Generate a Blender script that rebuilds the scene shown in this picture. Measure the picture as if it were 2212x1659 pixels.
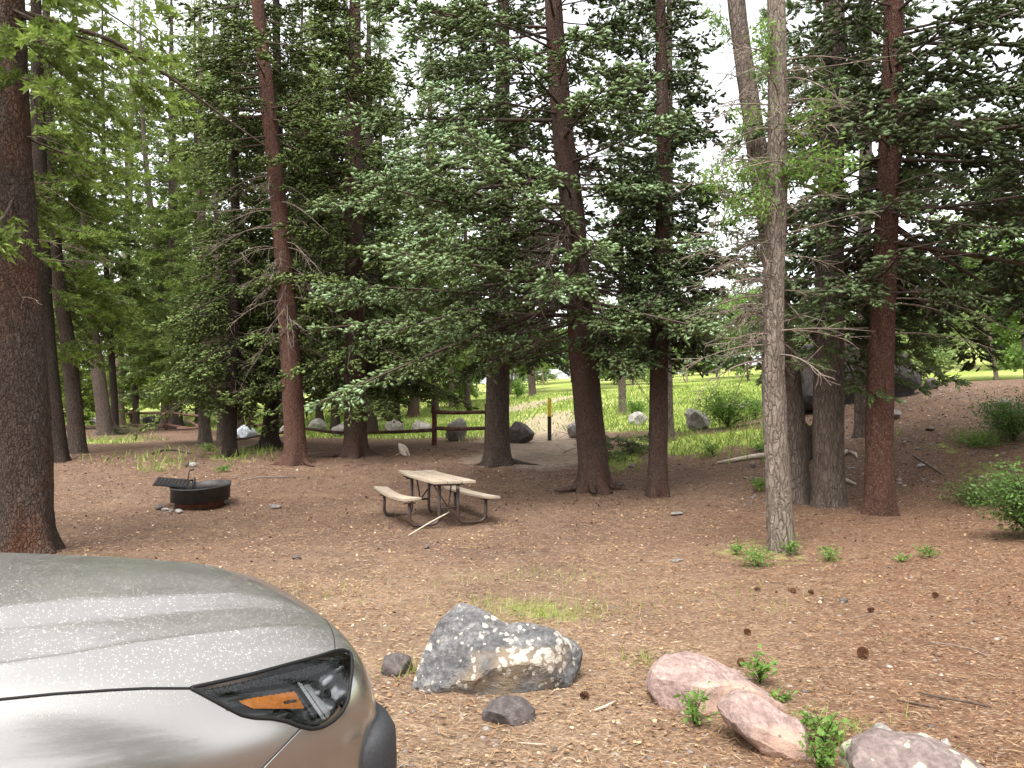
import bpy, bmesh, math, random
import numpy as np
from mathutils import Vector, Matrix, noise
from mathutils.bvhtree import BVHTree

R = math.radians
sc = bpy.context.scene
for o in list(bpy.data.objects):
    bpy.data.objects.remove(o)
C = sc.collection

# ------------------------------------------------------------------ camera
FPX = 1661.0                       # focal length in pixels of a 2212 px wide picture
CAM_H = 1.6
PITCH = math.atan(60.5 / FPX)      # looking slightly up: horizon at v = 890
cam_d = bpy.data.cameras.new('camera')
cam = bpy.data.objects.new('camera', cam_d); C.objects.link(cam)
cam.location = (0, 0, CAM_H)
cam.rotation_euler = (math.pi / 2 + PITCH, 0, 0)
cam_d.sensor_width = 36.0
cam_d.lens = 36.0 * FPX / 2212.0
cam_d.clip_start = 0.05
cam_d.clip_end = 2000
sc.camera = cam

# ------------------------------------------------------------------ world, sun, exposure
SUN_EL, SUN_AZ = R(62), R(200)     # azimuth clockwise from +Y: behind the camera, a little left
world = bpy.data.worlds.new('World'); sc.world = world
world.use_nodes = True
wn, wl = world.node_tree.nodes, world.node_tree.links
wn.clear()
w_out = wn.new('ShaderNodeOutputWorld'); w_bg = wn.new('ShaderNodeBackground')
w_sky = wn.new('ShaderNodeTexSky'); w_hs = wn.new('ShaderNodeHueSaturation')
w_sky.sky_type = 'NISHITA'; w_sky.sun_disc = False
w_sky.sun_elevation = SUN_EL; w_sky.sun_rotation = SUN_AZ
w_sky.air_density = 1.0; w_sky.dust_density = 3.0; w_sky.ozone_density = 1.0
w_hs.inputs['Saturation'].default_value = 0.10       # cloud cover: nearly white sky
w_bg.inputs['Strength'].default_value = 0.15
wl.new(w_sky.outputs[0], w_hs.inputs['Color']); wl.new(w_hs.outputs[0], w_bg.inputs['Color'])
wl.new(w_bg.outputs[0], w_out.inputs[0])
sun_d = bpy.data.lights.new('sun', 'SUN'); sun = bpy.data.objects.new('sun', sun_d); C.objects.link(sun)
sun_d.energy = 1.3; sun_d.angle = R(28); sun_d.color = (1.0, 0.965, 0.91)
sdir = Vector((math.sin(SUN_AZ) * math.cos(SUN_EL), math.cos(SUN_AZ) * math.cos(SUN_EL), math.sin(SUN_EL)))
sun.rotation_euler = sdir.to_track_quat('Z', 'Y').to_euler()
sun.location = sdir * 60
sc.view_settings.view_transform = 'Standard'
sc.view_settings.look = 'None'
sc.view_settings.exposure = 1.85
sc.view_settings.gamma = 1.0
sc.view_settings.use_curve_mapping = False
sc.render.engine = 'CYCLES'
sc.cycles.max_bounces = 6
sc.cycles.diffuse_bounces = 4
sc.cycles.glossy_bounces = 3
sc.cycles.transmission_bounces = 4
sc.cycles.transparent_max_bounces = 8
sc.cycles.use_denoising = True

# ------------------------------------------------------------------ helpers
_right = np.array([1.0, 0, 0])
_fwd = np.array([0, math.cos(PITCH), math.sin(PITCH)])
_up = np.array([0, -math.sin(PITCH), math.cos(PITCH)])
CAMP = np.array([0, 0, CAM_H])

def ray(u, v):
    return _right * ((u - 1106) / FPX) + _up * (-(v - 829.5) / FPX) + _fwd

def at(u, v, y):
    """the point seen at pixel (u, v) that stands y metres in front of the camera"""
    d = ray(u, v)
    return CAMP + d * (y / d[1])

# terrain: heights along rays of constant x / y
_TY = np.array([-30., 0, 4, 7, 10, 12.5, 15, 18, 22, 30, 45, 60, 90, 150, 400])
_TS = np.array([-.9, -.5, -.2, .05, .22, .33, .42, .55, .8])
_TZ = np.array([
 [0, 0, 0, -.10, -.20, -.25, -.15, .05, .35, .5, .8, 1.2, 2.0, 3.0, 8],
 [0, 0, 0, -.12, -.22, -.28, -.18, .10, .40, .5, .8, 1.3, 2.0, 3.0, 8],
 [0, 0, 0, -.12, -.22, -.30, -.20, .10, .50, .6, 1.1, 1.7, 3.0, 5.0, 12],
 [0, 0, 0, -.12, -.22, -.30, -.20, .10, .60, .9, 1.8, 3.0, 5.0, 8.0, 16],
 [0, 0, 0, -.10, -.20, -.25, -.12, .20, .70, 1.2, 2.4, 3.6, 5.6, 9.0, 18],
 [0, 0, 0, -.08, -.15, -.15, .05, .50, 1.10, 1.7, 2.8, 4.0, 6.5, 11, 22],
 [0, 0, 0, -.05, -.10, -.05, .20, .90, 1.80, 2.3, 3.2, 4.4, 8.0, 14, 30],
 [0, 0, 0, 0, 0, .02, .45, 1.30, 2.25, 2.6, 3.3, 5.0, 10., 18, 36],
 [0, 0, 0, .05, .15, .35, .90, 1.70, 2.50, 3.0, 4.0, 6.5, 13., 22, 44]])
_FY = np.concatenate([np.arange(-30, 60, .25), np.arange(60, 401, 2.0)])
def _cubic(xs, ys, xq):
    m = np.gradient(ys, xs)
    i = np.clip(np.searchsorted(xs, xq) - 1, 0, len(xs) - 2)
    h = xs[i + 1] - xs[i]; t = (xq - xs[i]) / h
    return ((2*t**3 - 3*t**2 + 1) * ys[i] + (t**3 - 2*t**2 + t) * h * m[i]
            + (-2*t**3 + 3*t**2) * ys[i+1] + (t**3 - t**2) * h * m[i+1])
_FZ = np.array([_cubic(_TY, row, _FY) for row in _TZ])

def _hash(ix, iy, seed):
    h = (ix * 374761393 + iy * 668265263 + seed * 1442695041) & 0x7fffffff
    h = ((h ^ (h >> 13)) * 1274126177) & 0x7fffffff
    return ((h ^ (h >> 16)) & 0xffff) / 65535.0

def vnoise(x, y, seed=0):
    x = np.asarray(x, float); y = np.asarray(y, float)
    ix = np.floor(x).astype(np.int64); iy = np.floor(y).astype(np.int64)
    fx = x - ix; fy = y - iy
    fx = fx*fx*(3-2*fx); fy = fy*fy*(3-2*fy)
    a = _hash(ix, iy, seed); b = _hash(ix+1, iy, seed); c = _hash(ix, iy+1, seed); d = _hash(ix+1, iy+1, seed)
    return (a*(1-fx)+b*fx)*(1-fy) + (c*(1-fx)+d*fx)*fy

def gz(x, y):
    x = np.asarray(x, float); y = np.asarray(y, float)
    s = np.clip(x / np.maximum(y, 1.0), _TS[0], _TS[-1] - 1e-6)
    yy = np.clip(y, _FY[0], _FY[-1])
    i = np.clip(np.searchsorted(_TS, s, side='right') - 1, 0, len(_TS) - 2)
    t = (s - _TS[i]) / (_TS[i+1] - _TS[i]); t = np.clip(t, 0, 1)
    cols = np.stack([np.interp(yy, _FY, row) for row in _FZ], 0)
    a = np.take_along_axis(cols, i[None], 0)[0] if cols.ndim > 1 else cols[i]
    b = np.take_along_axis(cols, (i+1)[None], 0)[0] if cols.ndim > 1 else cols[i+1]
    z = a*(1-t) + b*t
    amp = np.clip((np.hypot(x, y) - 3) / 12, 0, 1)
    return z + amp * (.10 * (vnoise(x*.35+7, y*.35, 3) - .5) + .05 * (vnoise(x*1.1, y*1.1+5, 4) - .5))

def gzf(x, y):
    return float(gz(np.array([x]), np.array([y]))[0])

def gpt(u, v, ymax=120):
    """where the ray through pixel (u, v) meets the ground"""
    d = ray(u, v); d = d / d[1]
    ys = np.arange(2.0, ymax, .02)
    px = d[0] * ys; pz = CAM_H + d[2] * ys
    below = pz - gz(px, ys) < 0
    k = np.argmax(below) if below.any() else len(ys) - 1
    y = ys[k]
    return np.array([px[k], y, gzf(px[k], y)])

def mesh_np(name, V, F, attr=None):
    """V (n,3), F (m,3) or (m,4) arrays"""
    V = np.ascontiguousarray(V, np.float32); F = np.ascontiguousarray(F, np.int32)
    me = bpy.data.meshes.new(name)
    me.vertices.add(len(V)); me.vertices.foreach_set('co', V.ravel())
    k = F.shape[1]
    me.loops.add(F.size); me.loops.foreach_set('vertex_index', F.ravel())
    me.polygons.add(len(F)); me.polygons.foreach_set('loop_start', np.arange(0, F.size, k, dtype=np.int32))
    me.update(calc_edges=True)
    if attr:
        for an, (dom, data) in attr.items():
            a = me.attributes.new(an, 'FLOAT', dom)
            a.data.foreach_set('value', np.ascontiguousarray(data, np.float32))
    return me

def link(name, me, mat=None, parent=None, smooth=False):
    o = bpy.data.objects.new(name, me); C.objects.link(o)
    if mat is not None and me is not None and len(me.materials) == 0:
        me.materials.append(mat)
    if parent is not None:
        o.parent = parent
    if smooth:
        me.polygons.foreach_set('use_smooth', np.ones(len(me.polygons), bool))
    return o

def tag(o, label=None, cat=None, group=None, kind=None):
    if label: o['label'] = label
    if cat: o['category'] = cat
    if group: o['group'] = group
    if kind: o['kind'] = kind
    return o

def thing(name, label, cat, loc=(0, 0, 0), rotz=0, group=None):
    o = bpy.data.objects.new(name, None); C.objects.link(o)
    o.location = tuple(float(a) for a in loc); o.rotation_euler = (0, 0, rotz)
    o.empty_display_size = .2
    return tag(o, label, cat, group)

def tubes(P, Rad, sides=5, caps=False):
    """P (B,N,3) polylines, Rad (B,N) radii -> V, quads"""
    P = np.asarray(P, float); Rad = np.asarray(Rad, float)
    B, N, _ = P.shape
    T = np.gradient(P, axis=1); T /= np.linalg.norm(T, axis=2, keepdims=True) + 1e-9
    ref = np.where(np.abs(T[..., 2:3]) > .9, np.array([1.0, 0, 0]), np.array([0, 0, 1.0]))
    ref = np.broadcast_to(ref[:, :1], T.shape)
    E1 = np.cross(T, ref); n1 = np.linalg.norm(E1, axis=2, keepdims=True)
    E1 = np.where(n1 > 1e-3, E1 / (n1 + 1e-9), np.array([1.0, 0, 0])); E2 = np.cross(T, E1)
    a = np.arange(sides) * 2 * math.pi / sides
    V = P[:, :, None] + Rad[:, :, None, None] * (E1[:, :, None] * np.cos(a)[:, None] + E2[:, :, None] * np.sin(a)[:, None])
    idx = np.arange(B*N*sides).reshape(B, N, sides)
    q = np.stack([idx[:, :-1], np.roll(idx, -1, 2)[:, :-1], np.roll(idx, -1, 2)[:, 1:], idx[:, 1:]], -1)
    return V.reshape(-1, 3), q.reshape(-1, 4)

def tube_mesh(name, pts, rad, sides=8):
    """one capped tube along a polyline"""
    pts = np.asarray(pts, float)
    if np.isscalar(rad): rad = np.full(len(pts), rad)
    rad = np.asarray(rad, float)
    pts = np.concatenate([pts[:1], pts, pts[-1:]]); rad = np.concatenate([[1e-4], rad, [1e-4]])
    d0 = pts[2] - pts[1]; d1 = pts[-2] - pts[-3]
    pts[0] = pts[0] - d0 * 1e-3; pts[-1] = pts[-1] + d1 * 1e-3
    V, F = tubes(pts[None], rad[None], sides)
    return mesh_np(name, V, F)

def arc_path(pts, r=.1, n=6):
    """polyline with rounded corners"""
    pts = [np.asarray(p, float) for p in pts]
    out = [pts[0]]
    for i in range(1, len(pts) - 1):
        a, b, c = pts[i-1], pts[i], pts[i+1]
        d1 = (a - b) / np.linalg.norm(a - b); d2 = (c - b) / np.linalg.norm(c - b)
        rr = min(r, np.linalg.norm(a-b)*.49, np.linalg.norm(c-b)*.49)
        for k in range(n + 1):
            t = k / n
            out.append((1-t)**2 * (b + d1*rr) + 2*t*(1-t) * b + t*t * (b + d2*rr))
    out.append(pts[-1])
    return np.array(out)

def bm_obj(name, bm, mat, parent=None, smooth=False, bevel=0):
    if bevel:
        bmesh.ops.bevel(bm, geom=list(bm.edges), offset=bevel, segments=2, affect='EDGES', profile=.6)
    me = bpy.data.meshes.new(name); bm.to_mesh(me); bm.free()
    return link(name, me, mat, parent, smooth)

def box_bm(cx, cy, cz, sx, sy, sz, bm=None, rot=None):
    bm = bm or bmesh.new()
    m = Matrix.Translation((cx, cy, cz))
    if rot is not None: m = m @ rot
    bmesh.ops.create_cube(bm, size=1, matrix=m @ Matrix.Diagonal((sx, sy, sz, 1)))
    return bm

# ------------------------------------------------------------------ materials
class NT:
    def __init__(self, name):
        self.m = bpy.data.materials.new(name); self.m.use_nodes = True
        self.n = self.m.node_tree.nodes; self.l = self.m.node_tree.links
        self.b = self.n['Principled BSDF']; self.out = self.n['Material Output']
    def new(self, t, **kw):
        x = self.n.new(t)
        for k, v in kw.items():
            if k in x.inputs: x.inputs[k].default_value = v
            else: setattr(x, k, v)
        return x
    def coord(self, kind='Object', scale=(1, 1, 1)):
        tc = self.new('ShaderNodeTexCoord'); mp = self.new('ShaderNodeMapping')
        mp.inputs['Scale'].default_value = scale
        self.l.new(tc.outputs[kind], mp.inputs['Vector']); return mp.outputs['Vector']
    def noise(self, vec, scale, detail=4, rough=.55, dist=0):
        x = self.new('ShaderNodeTexNoise'); x.inputs['Scale'].default_value = scale
        x.inputs['Detail'].default_value = detail; x.inputs['Roughness'].default_value = rough
        x.inputs['Distortion'].default_value = dist
        self.l.new(vec, x.inputs['Vector']); return x.outputs['Fac']
    def voro(self, vec, scale, feature='F1', out='Distance', rnd=1.0):
        x = self.new('ShaderNodeTexVoronoi'); x.feature = feature
        x.inputs['Scale'].default_value = scale; x.inputs['Randomness'].default_value = rnd
        self.l.new(vec, x.inputs['Vector']); return x.outputs[out]
    def ramp(self, fac, stops, interp='LINEAR'):
        x = self.new('ShaderNodeValToRGB'); x.color_ramp.interpolation = interp
        e = x.color_ramp.elements
        while len(e) < len(stops): e.new(.5)
        for k, (p, c) in enumerate(stops):
            e[k].position = p; e[k].color = (*c, 1) if len(c) == 3 else c
        self.l.new(fac, x.inputs['Fac']); return x.outputs['Color']
    def mix(self, fac, a, b, blend='MIX'):
        x = self.new('ShaderNodeMix'); x.data_type = 'RGBA'; x.blend_type = blend
        for sock, v in ((x.inputs[0], fac), (x.inputs[6], a), (x.inputs[7], b)):
            if isinstance(v, (int, float)): sock.default_value = v
            elif isinstance(v, tuple): sock.default_value = (*v, 1)
            else: self.l.new(v, sock)
        return x.outputs[2]
    def math(self, op, a, b=None, clamp=False):
        x = self.new('ShaderNodeMath'); x.operation = op; x.use_clamp = clamp
        for sock, v in ((x.inputs[0], a), (x.inputs[1], b)):
            if v is None: continue
            if isinstance(v, (int, float)): sock.default_value = v
            else: self.l.new(v, sock)
        return x.outputs[0]
    def attr(self, name, out='Fac'):
        x = self.new('ShaderNodeAttribute'); x.attribute_name = name; return x.outputs[out]
    def bump(self, h, strength=.4, dist=.02):
        x = self.new('ShaderNodeBump'); x.inputs['Strength'].default_value = strength
        x.inputs['Distance'].default_value = dist
        self.l.new(h, x.inputs['Height']); self.l.new(x.outputs[0], self.b.inputs['Normal'])
    def col(self, c):
        if isinstance(c, tuple): self.b.inputs['Base Color'].default_value = (*c, 1)
        else: self.l.new(c, self.b.inputs['Base Color'])
    def set(self, **kw):
        for k, v in kw.items():
            self.b.inputs[k.replace('_', ' ')].default_value = v
        return self

def simple(name, c, rough=.6, metal=0, spec=.5, var=.15, scale=8, bump=.1):
    t = NT(name); v = t.coord()
    n = t.noise(v, scale, 5)
    dark = tuple(x*(1-var*1.5) for x in c); lite = tuple(min(1, x*(1+var)) for x in c)
    t.col(t.ramp(n, [(.3, dark), (.7, lite)]))
    t.set(Roughness=rough, Metallic=metal)
    t.b.inputs['Specular IOR Level'].default_value = spec
    if bump: t.bump(t.noise(v, scale*4, 4), bump, .01)
    return t.m

def bark_mat(name, ca, cb, cc, plate=7.0, red=None, fine=False, zs=.55):
    t = NT(name)
    g = t.coord('Object', (1, 1, zs))
    nd = t.new('ShaderNodeTexNoise'); nd.inputs['Scale'].default_value = 9; nd.inputs['Detail'].default_value = 3
    t.l.new(g, nd.inputs['Vector'])
    vm = t.new('ShaderNodeVectorMath'); vm.operation = 'MULTIPLY_ADD'
    vm.inputs[1].default_value = (.10, .10, .10); t.l.new(nd.outputs['Color'], vm.inputs[0]); t.l.new(g, vm.inputs[2])
    gd = vm.outputs[0]
    n1 = t.noise(gd, plate*2.0, 7, .72, .3)
    vd = t.voro(gd, plate*2.4, 'DISTANCE_TO_EDGE')
    vr = t.ramp(vd, [(.0, (0, 0, 0)), (.16, (1, 1, 1))])
    n2 = t.noise(t.coord('Object', (1, 1, 1.6)), 42, 5, .75)
    n3 = t.noise(t.coord('Object', (1, 1, .5)), 1.3, 4)
    c = t.ramp(n1, [(.28, ca), (.5, cb), (.74, cc)])
    if red is not None:
        c = t.mix(t.ramp(n3, [(.50, (0, 0, 0)), (.66, (.85, .85, .85))]), c, t.ramp(n1, [(.3, tuple(x*.5 for x in red)), (.6, red), (.8, tuple(x*1.5 for x in red))]))
    c = t.mix(t.math('MULTIPLY', t.math('SUBTRACT', 1.0, vr), .5), c, tuple(x*.45 for x in ca))
    c = t.mix(t.ramp(n2, [(.48, (0, 0, 0)), (.72, (.55, .55, .55))]), c, tuple(min(1, x*1.3) for x in cc))
    c = t.mix(t.ramp(n3, [(.3, (.35, .35, .35)), (.5, (0, 0, 0))]), c, tuple(x*.55 for x in cb))
    t.col(c); t.set(Roughness=.95)
    t.b.inputs['Specular IOR Level'].default_value = .1
    h = t.math('ADD', t.math('MULTIPLY', vr, .45), t.math('ADD', t.math('MULTIPLY', n1, .8), t.math('MULTIPLY', n2, .5)))
    t.bump(h, 1.0, .05 if not fine else .03)
    return t.m

M = {}
M['bark_brown'] = bark_mat('bark_brown', (.050, .036, .029), (.105, .078, .063), (.18, .145, .12), 9)
M['bark_big'] = bark_mat('bark_big', (.038, .027, .023), (.085, .060, .048), (.19, .155, .135), 11, (.17, .070, .036), zs=.45)
M['bark_red'] = bark_mat('bark_red', (.055, .027, .020), (.115, .055, .040), (.215, .14, .11), 12, (.085, .050, .040), True)
M['bark_rust'] = bark_mat('bark_rust', (.052, .033, .027), (.105, .068, .053), (.18, .135, .11), 13, (.115, .052, .036), True)
M['bark_grey'] = bark_mat('bark_grey', (.11, .086, .068), (.23, .185, .148), (.36, .305, .255), 8, zs=.3)
M['bark_greybrown'] = bark_mat('bark_greybrown', (.075, .057, .046), (.15, .117, .095), (.25, .205, .172), 8, zs=.3)
M['bark_pale'] = bark_mat('bark_pale', (.20, .15, .115), (.34, .26, .20), (.46, .37, .30), 12, None, True)
M['bark_dark'] = bark_mat('bark_dark', (.030, .022, .018), (.062, .046, .037), (.11, .086, .071), 12)
M['limb'] = simple('limb', (.085, .062, .050), .95, 0, .1, .35, 20, .3)
M['deadwood'] = simple('deadwood', (.21, .165, .135), .95, 0, .1, .3, 14, .3)
M['bleached'] = simple('bleached', (.48, .40, .33), .9, 0, .1, .2, 12, .3)

def foliage_mat(name, stops, transl=.28, tip=None):
    t = NT(name)
    a = t.attr('tint')
    c = t.ramp(a, stops)
    t.col(c); t.set(Roughness=.62)
    t.b.inputs['Specular IOR Level'].default_value = .25
    tr = t.new('ShaderNodeBsdfTranslucent'); mx = t.new('ShaderNodeMixShader')
    br = t.mix(.5, c, (.20, .30, .06)) if transl > .2 else c
    t.l.new(br, tr.inputs['Color'])
    mx.inputs[0].default_value = transl
    t.l.new(t.b.outputs[0], mx.inputs[1]); t.l.new(tr.outputs[0], mx.inputs[2])
    t.l.new(mx.outputs[0], t.out.inputs['Surface'])
    return t.m
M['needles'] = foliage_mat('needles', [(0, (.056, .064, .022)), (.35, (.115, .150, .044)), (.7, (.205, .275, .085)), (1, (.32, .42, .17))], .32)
M['needles_blue'] = foliage_mat('needles_blue', [(0, (.060, .066, .028)), (.35, (.120, .158, .058)), (.7, (.225, .315, .135)), (1, (.355, .495, .285))], .30)
M['needles_dark'] = foliage_mat('needles_dark', [(0, (.050, .058, .026)), (.35, (.095, .128, .052)), (.7, (.165, .235, .108)), (1, (.26, .36, .20))], .28)
M['needles_yellow'] = foliage_mat('needles_yellow', [(0, (.058, .070, .020)), (.35, (.135, .180, .036)), (.7, (.235, .32, .062)), (1, (.35, .46, .11))], .40)
M['leaf_bright'] = foliage_mat('leaf_bright', [(0, (.085, .15, .030)), (.5, (.14, .25, .050)), (1, (.25, .38, .10))], .42)
M['leaf_pale'] = foliage_mat('leaf_pale', [(0, (.13, .18, .060)), (.5, (.20, .28, .090)), (1, (.31, .39, .15))], .42)
M['leaf_shrub'] = foliage_mat('leaf_shrub', [(0, (.055, .105, .028)), (.5, (.095, .175, .045)), (1, (.18, .29, .080))], .38)
M['grass'] = foliage_mat('grass', [(0, (.13, .18, .045)), (.5, (.23, .30, .065)), (1, (.38, .42, .13))], .4)
M['dead_needles'] = foliage_mat('dead_needles', [(0, (.16, .055, .018)), (1, (.34, .14, .045))], .2)
M['litter'] = foliage_mat('litter', [(0, (.085, .045, .030)), (.25, (.19, .098, .052)), (.5, (.29, .175, .088)), (.8, (.42, .31, .19)), (1, (.56, .46, .34))], .05)
M['pebbles'] = foliage_mat('pebbles', [(0, (.08, .065, .06)), (.5, (.18, .15, .135)), (1, (.34, .29, .25))], .0)

# ------------------------------------------------------------------ ground
_ML = np.array([[-.9, 46], [-.55, 44], [-.42, 38], [-.30, 30], [-.12, 25], [.0, 24.5], [.10, 25], [.2, 24], [.28, 22], [.34, 26], [.42, 38], [.8, 40]])
_DIRT = [np.array([gpt(u, v)[:2] for u, v in ((1160, 985), (1160, 945), (1185, 915), (1215, 893))]),
         np.array([gpt(u, v)[:2] for u, v in ((1080, 890), (1140, 876), (1190, 866), (1240, 858))])]
def seg_dist(x, y, poly):
    d = np.full(np.shape(x), 1e9)
    for a, b in zip(poly[:-1], poly[1:]):
        ab = b - a; t = np.clip(((x-a[0])*ab[0] + (y-a[1])*ab[1]) / (ab@ab), 0, 1)
        d = np.minimum(d, np.hypot(x-a[0]-t*ab[0], y-a[1]-t*ab[1]))
    return d
_PATCH = [(360, 1003, .7, .42), (330, 985, 1.0, .36), (640, 1290, .8, .15), (1150, 1318, .45, .45), (1215, 1330, .3, .4), (200, 955, 1.6, .6), (500, 985, 1.0, .5),
          (2130, 1010, .9, .42), (2150, 1100, .7, .36), (1600, 1195, .8, .4), (1480, 960, 1.6, .8), (1600, 950, 1.2, .8), (2040, 965, .7, .5), (1350, 990, .9, .6)]
_PATCH = [(*gpt(u, v)[:2], r, a) for u, v, r, a in _PATCH]
def grass_mask(x, y):
    s = x / np.maximum(y, 1)
    line = np.interp(s, _ML[:, 0], _ML[:, 1])
    n = vnoise(x*.5, y*.5, 11)*.6 + vnoise(x*1.7, y*1.7, 12)*.4
    g = np.clip((y - line + (n-.5)*6) / 5, 0, 1)
    for px, py, r, a in _PATCH:
        g = np.maximum(g, a * np.clip(1.6*(1 - np.hypot(x-px, (y-py)*.6)/(1.5*r)) + (n-.55)*1.6, 0, 1))
    return g
def dirt_mask(x, y):
    n = vnoise(x*.8, y*.8, 15)
    a = np.clip(1.4 - seg_dist(x, y, _DIRT[0]) / (1.4 + n), 0, 1)
    b = np.clip(1.3 - seg_dist(x, y, _DIRT[1]) / (1.3 + n), 0, 1)
    return np.maximum(a, b)

az = np.concatenate([np.linspace(-180, -55, 50, endpoint=False), np.linspace(-55, 55, 260, endpoint=False), np.linspace(55, 180, 50, endpoint=False)])
rad = np.concatenate([[0.02], np.geomspace(.4, 3, 12, endpoint=False), np.geomspace(3, 60, 165, endpoint=False), np.geomspace(60, 1500, 40)])
AZ, RA = np.meshgrid(np.radians(az), rad)
GX, GY = RA*np.sin(AZ), RA*np.cos(AZ)
GZ = gz(GX.ravel(), GY.ravel()).reshape(GX.shape)
fine = np.clip(RA/6, 0, 1)*np.clip(40/RA, 0, 1)
GZ = GZ + fine*(.018*(vnoise(GX*6, GY*6, 21)-.5) + .012*(vnoise(GX*17, GY*17, 22)-.5))
nr, na = GX.shape
idx = np.arange(nr*na).reshape(nr, na)
q = np.stack([idx[:-1], np.roll(idx, -1, 1)[:-1], np.roll(idx, -1, 1)[1:], idx[1:]], -1).reshape(-1, 4)[:, ::-1]
gx, gy = GX.ravel(), GY.ravel()
redm = np.clip((gx/np.maximum(gy, 2) - .05)*2.2, 0, 1)*np.clip((18-gy)/6, 0, 1)
g_me = mesh_np('ground', np.stack([gx, gy, GZ.ravel()], -1), q,
               {'grass': ('POINT', grass_mask(gx, gy)), 'dirt': ('POINT', dirt_mask(gx, gy)), 'red': ('POINT', redm), 'pad': ('POINT', np.clip((11.5-gy)/6, 0, 1)*np.clip((gy+8)/4, 0, 1))})
t = NT('forest_floor'); v = t.coord()
n1 = t.noise(v, .55, 5, .6); n2 = t.noise(v, 5, 6, .7); n3 = t.noise(v, 38, 5, .75)
vs = t.coord('Object', (1, 2.2, 1)); chips = t.voro(vs, 46, 'F1', 'Color')
chipd = t.voro(vs, 46, 'F1', 'Distance')
base = t.ramp(n2, [(.25, (.090, .052, .038)), (.5, (.145, .088, .064)), (.75, (.21, .138, .100))])
pale = t.ramp(n2, [(.25, (.19, .125, .082)), (.5, (.29, .20, .132)), (.75, (.40, .295, .205))])
c = t.mix(t.ramp(t.math('ADD', t.math('MULTIPLY', n1, .7), t.math('MULTIPLY', t.attr('pad'), .42)), [(.35, (0, 0, 0)), (.72, (1, 1, 1))]), base, pale)
c = t.mix(t.ramp(t.noise(v, .9, 4, .6, .5), [(.46, (0, 0, 0)), (.66, (.55, .55, .55))]), c, (.085, .055, .043))
redc = t.ramp(n2, [(.3, (.105, .048, .028)), (.7, (.23, .115, .062))])
c = t.mix(t.math('MULTIPLY', t.attr('red'), .75), c, redc)
sep = t.new('ShaderNodeSeparateColor'); t.l.new(chips, sep.inputs[0])
spk = t.ramp(sep.outputs[0], [(.80, (0, 0, 0)), (.9, (.75, .75, .75))])
dk = t.ramp(sep.outputs[1], [(.74, (0, 0, 0)), (.86, (.6, .6, .6))])
c = t.mix(spk, c, (.46, .36, .25)); c = t.mix(dk, c, (.075, .042, .030))
c = t.mix(t.ramp(n3, [(.42, (.5, .5, .5)), (.62, (0, 0, 0))]), c, (.10, .058, .038))
gr = t.ramp(t.noise(v, 3.5, 6, .7), [(.3, (.14, .19, .040)), (.55, (.25, .31, .065)), (.8, (.38, .42, .12))])
far = t.ramp(t.noise(v, .12, 3), [(.4, (0, 0, 0)), (.65, (1, 1, 1))])
gr = t.mix(t.math('MULTIPLY', far, .6), gr, (.44, .43, .19))
gm = t.ramp(t.math('ADD', t.attr('grass'), t.math('MULTIPLY', t.math('SUBTRACT', n2, .5), .8)), [(.38, (0, 0, 0)), (.62, (1, 1, 1))])
c = t.mix(gm, c, gr)
dc = t.ramp(n2, [(.3, (.24, .18, .13)), (.7, (.40, .32, .24))])
c = t.mix(t.ramp(t.math('ADD', t.attr('dirt'), t.math('MULTIPLY', t.math('SUBTRACT', n2, .5), .9)), [(.4, (0, 0, 0)), (.8, (.85, .85, .85))]), c, dc)
t.col(c); t.set(Roughness=.97); t.b.inputs['Specular IOR Level'].default_value = .08
t.bump(t.math('ADD', n3, t.math('MULTIPLY', chipd, -.8)), .7, .02)
M['ground'] = t.m
ground = link('ground', g_me, M['ground'], None, True); tag(ground, 'brown needle-littered campsite ground running into a green meadow', 'ground', None, 'structure')

# ------------------------------------------------------------------ trees
def orth(d):
    ref = np.where(np.abs(d[:, 2:3]) > .9, np.array([1.0, 0, 0]), np.array([0, 0, 1.0]))
    e1 = np.cross(d, ref); e1 /= np.linalg.norm(e1, axis=1, keepdims=True) + 1e-9
    return e1, np.cross(d, e1)

def needle_mesh(name, P, D, Ln, tint, rng, m=5, nl=.55, w=.20):
    """shoots of needles: P base, D direction, Ln length of each shoot"""
    n = len(P)
    e1, e2 = orth(D)
    out = []; roll = rng.uniform(0, 6.28, n)
    for k in range(m):
        ph = roll + k*2.4
        rd = e1*np.cos(ph)[:, None] + e2*np.sin(ph)[:, None]
        b = P + D*(Ln*(k+.3)/m*.85)[:, None]
        sp = .62 if k < m-1 else .15
        nd = D*(1-sp*.35) + rd*sp
        tip = b + nd*(Ln*nl)[:, None]
        tg = np.cross(D, rd)*(Ln*w*.5)[:, None]
        out.append(np.stack([b-tg, b+tg, tip], 1))
    V = np.concatenate(out, 0).reshape(-1, 3)
    F = np.arange(len(V)).reshape(-1, 3)
    tt = np.clip(np.tile(tint, m) + rng.normal(0, .06, n*m), 0, 1)
    return mesh_np(name, V, F, {'tint': ('FACE', tt)})

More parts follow.
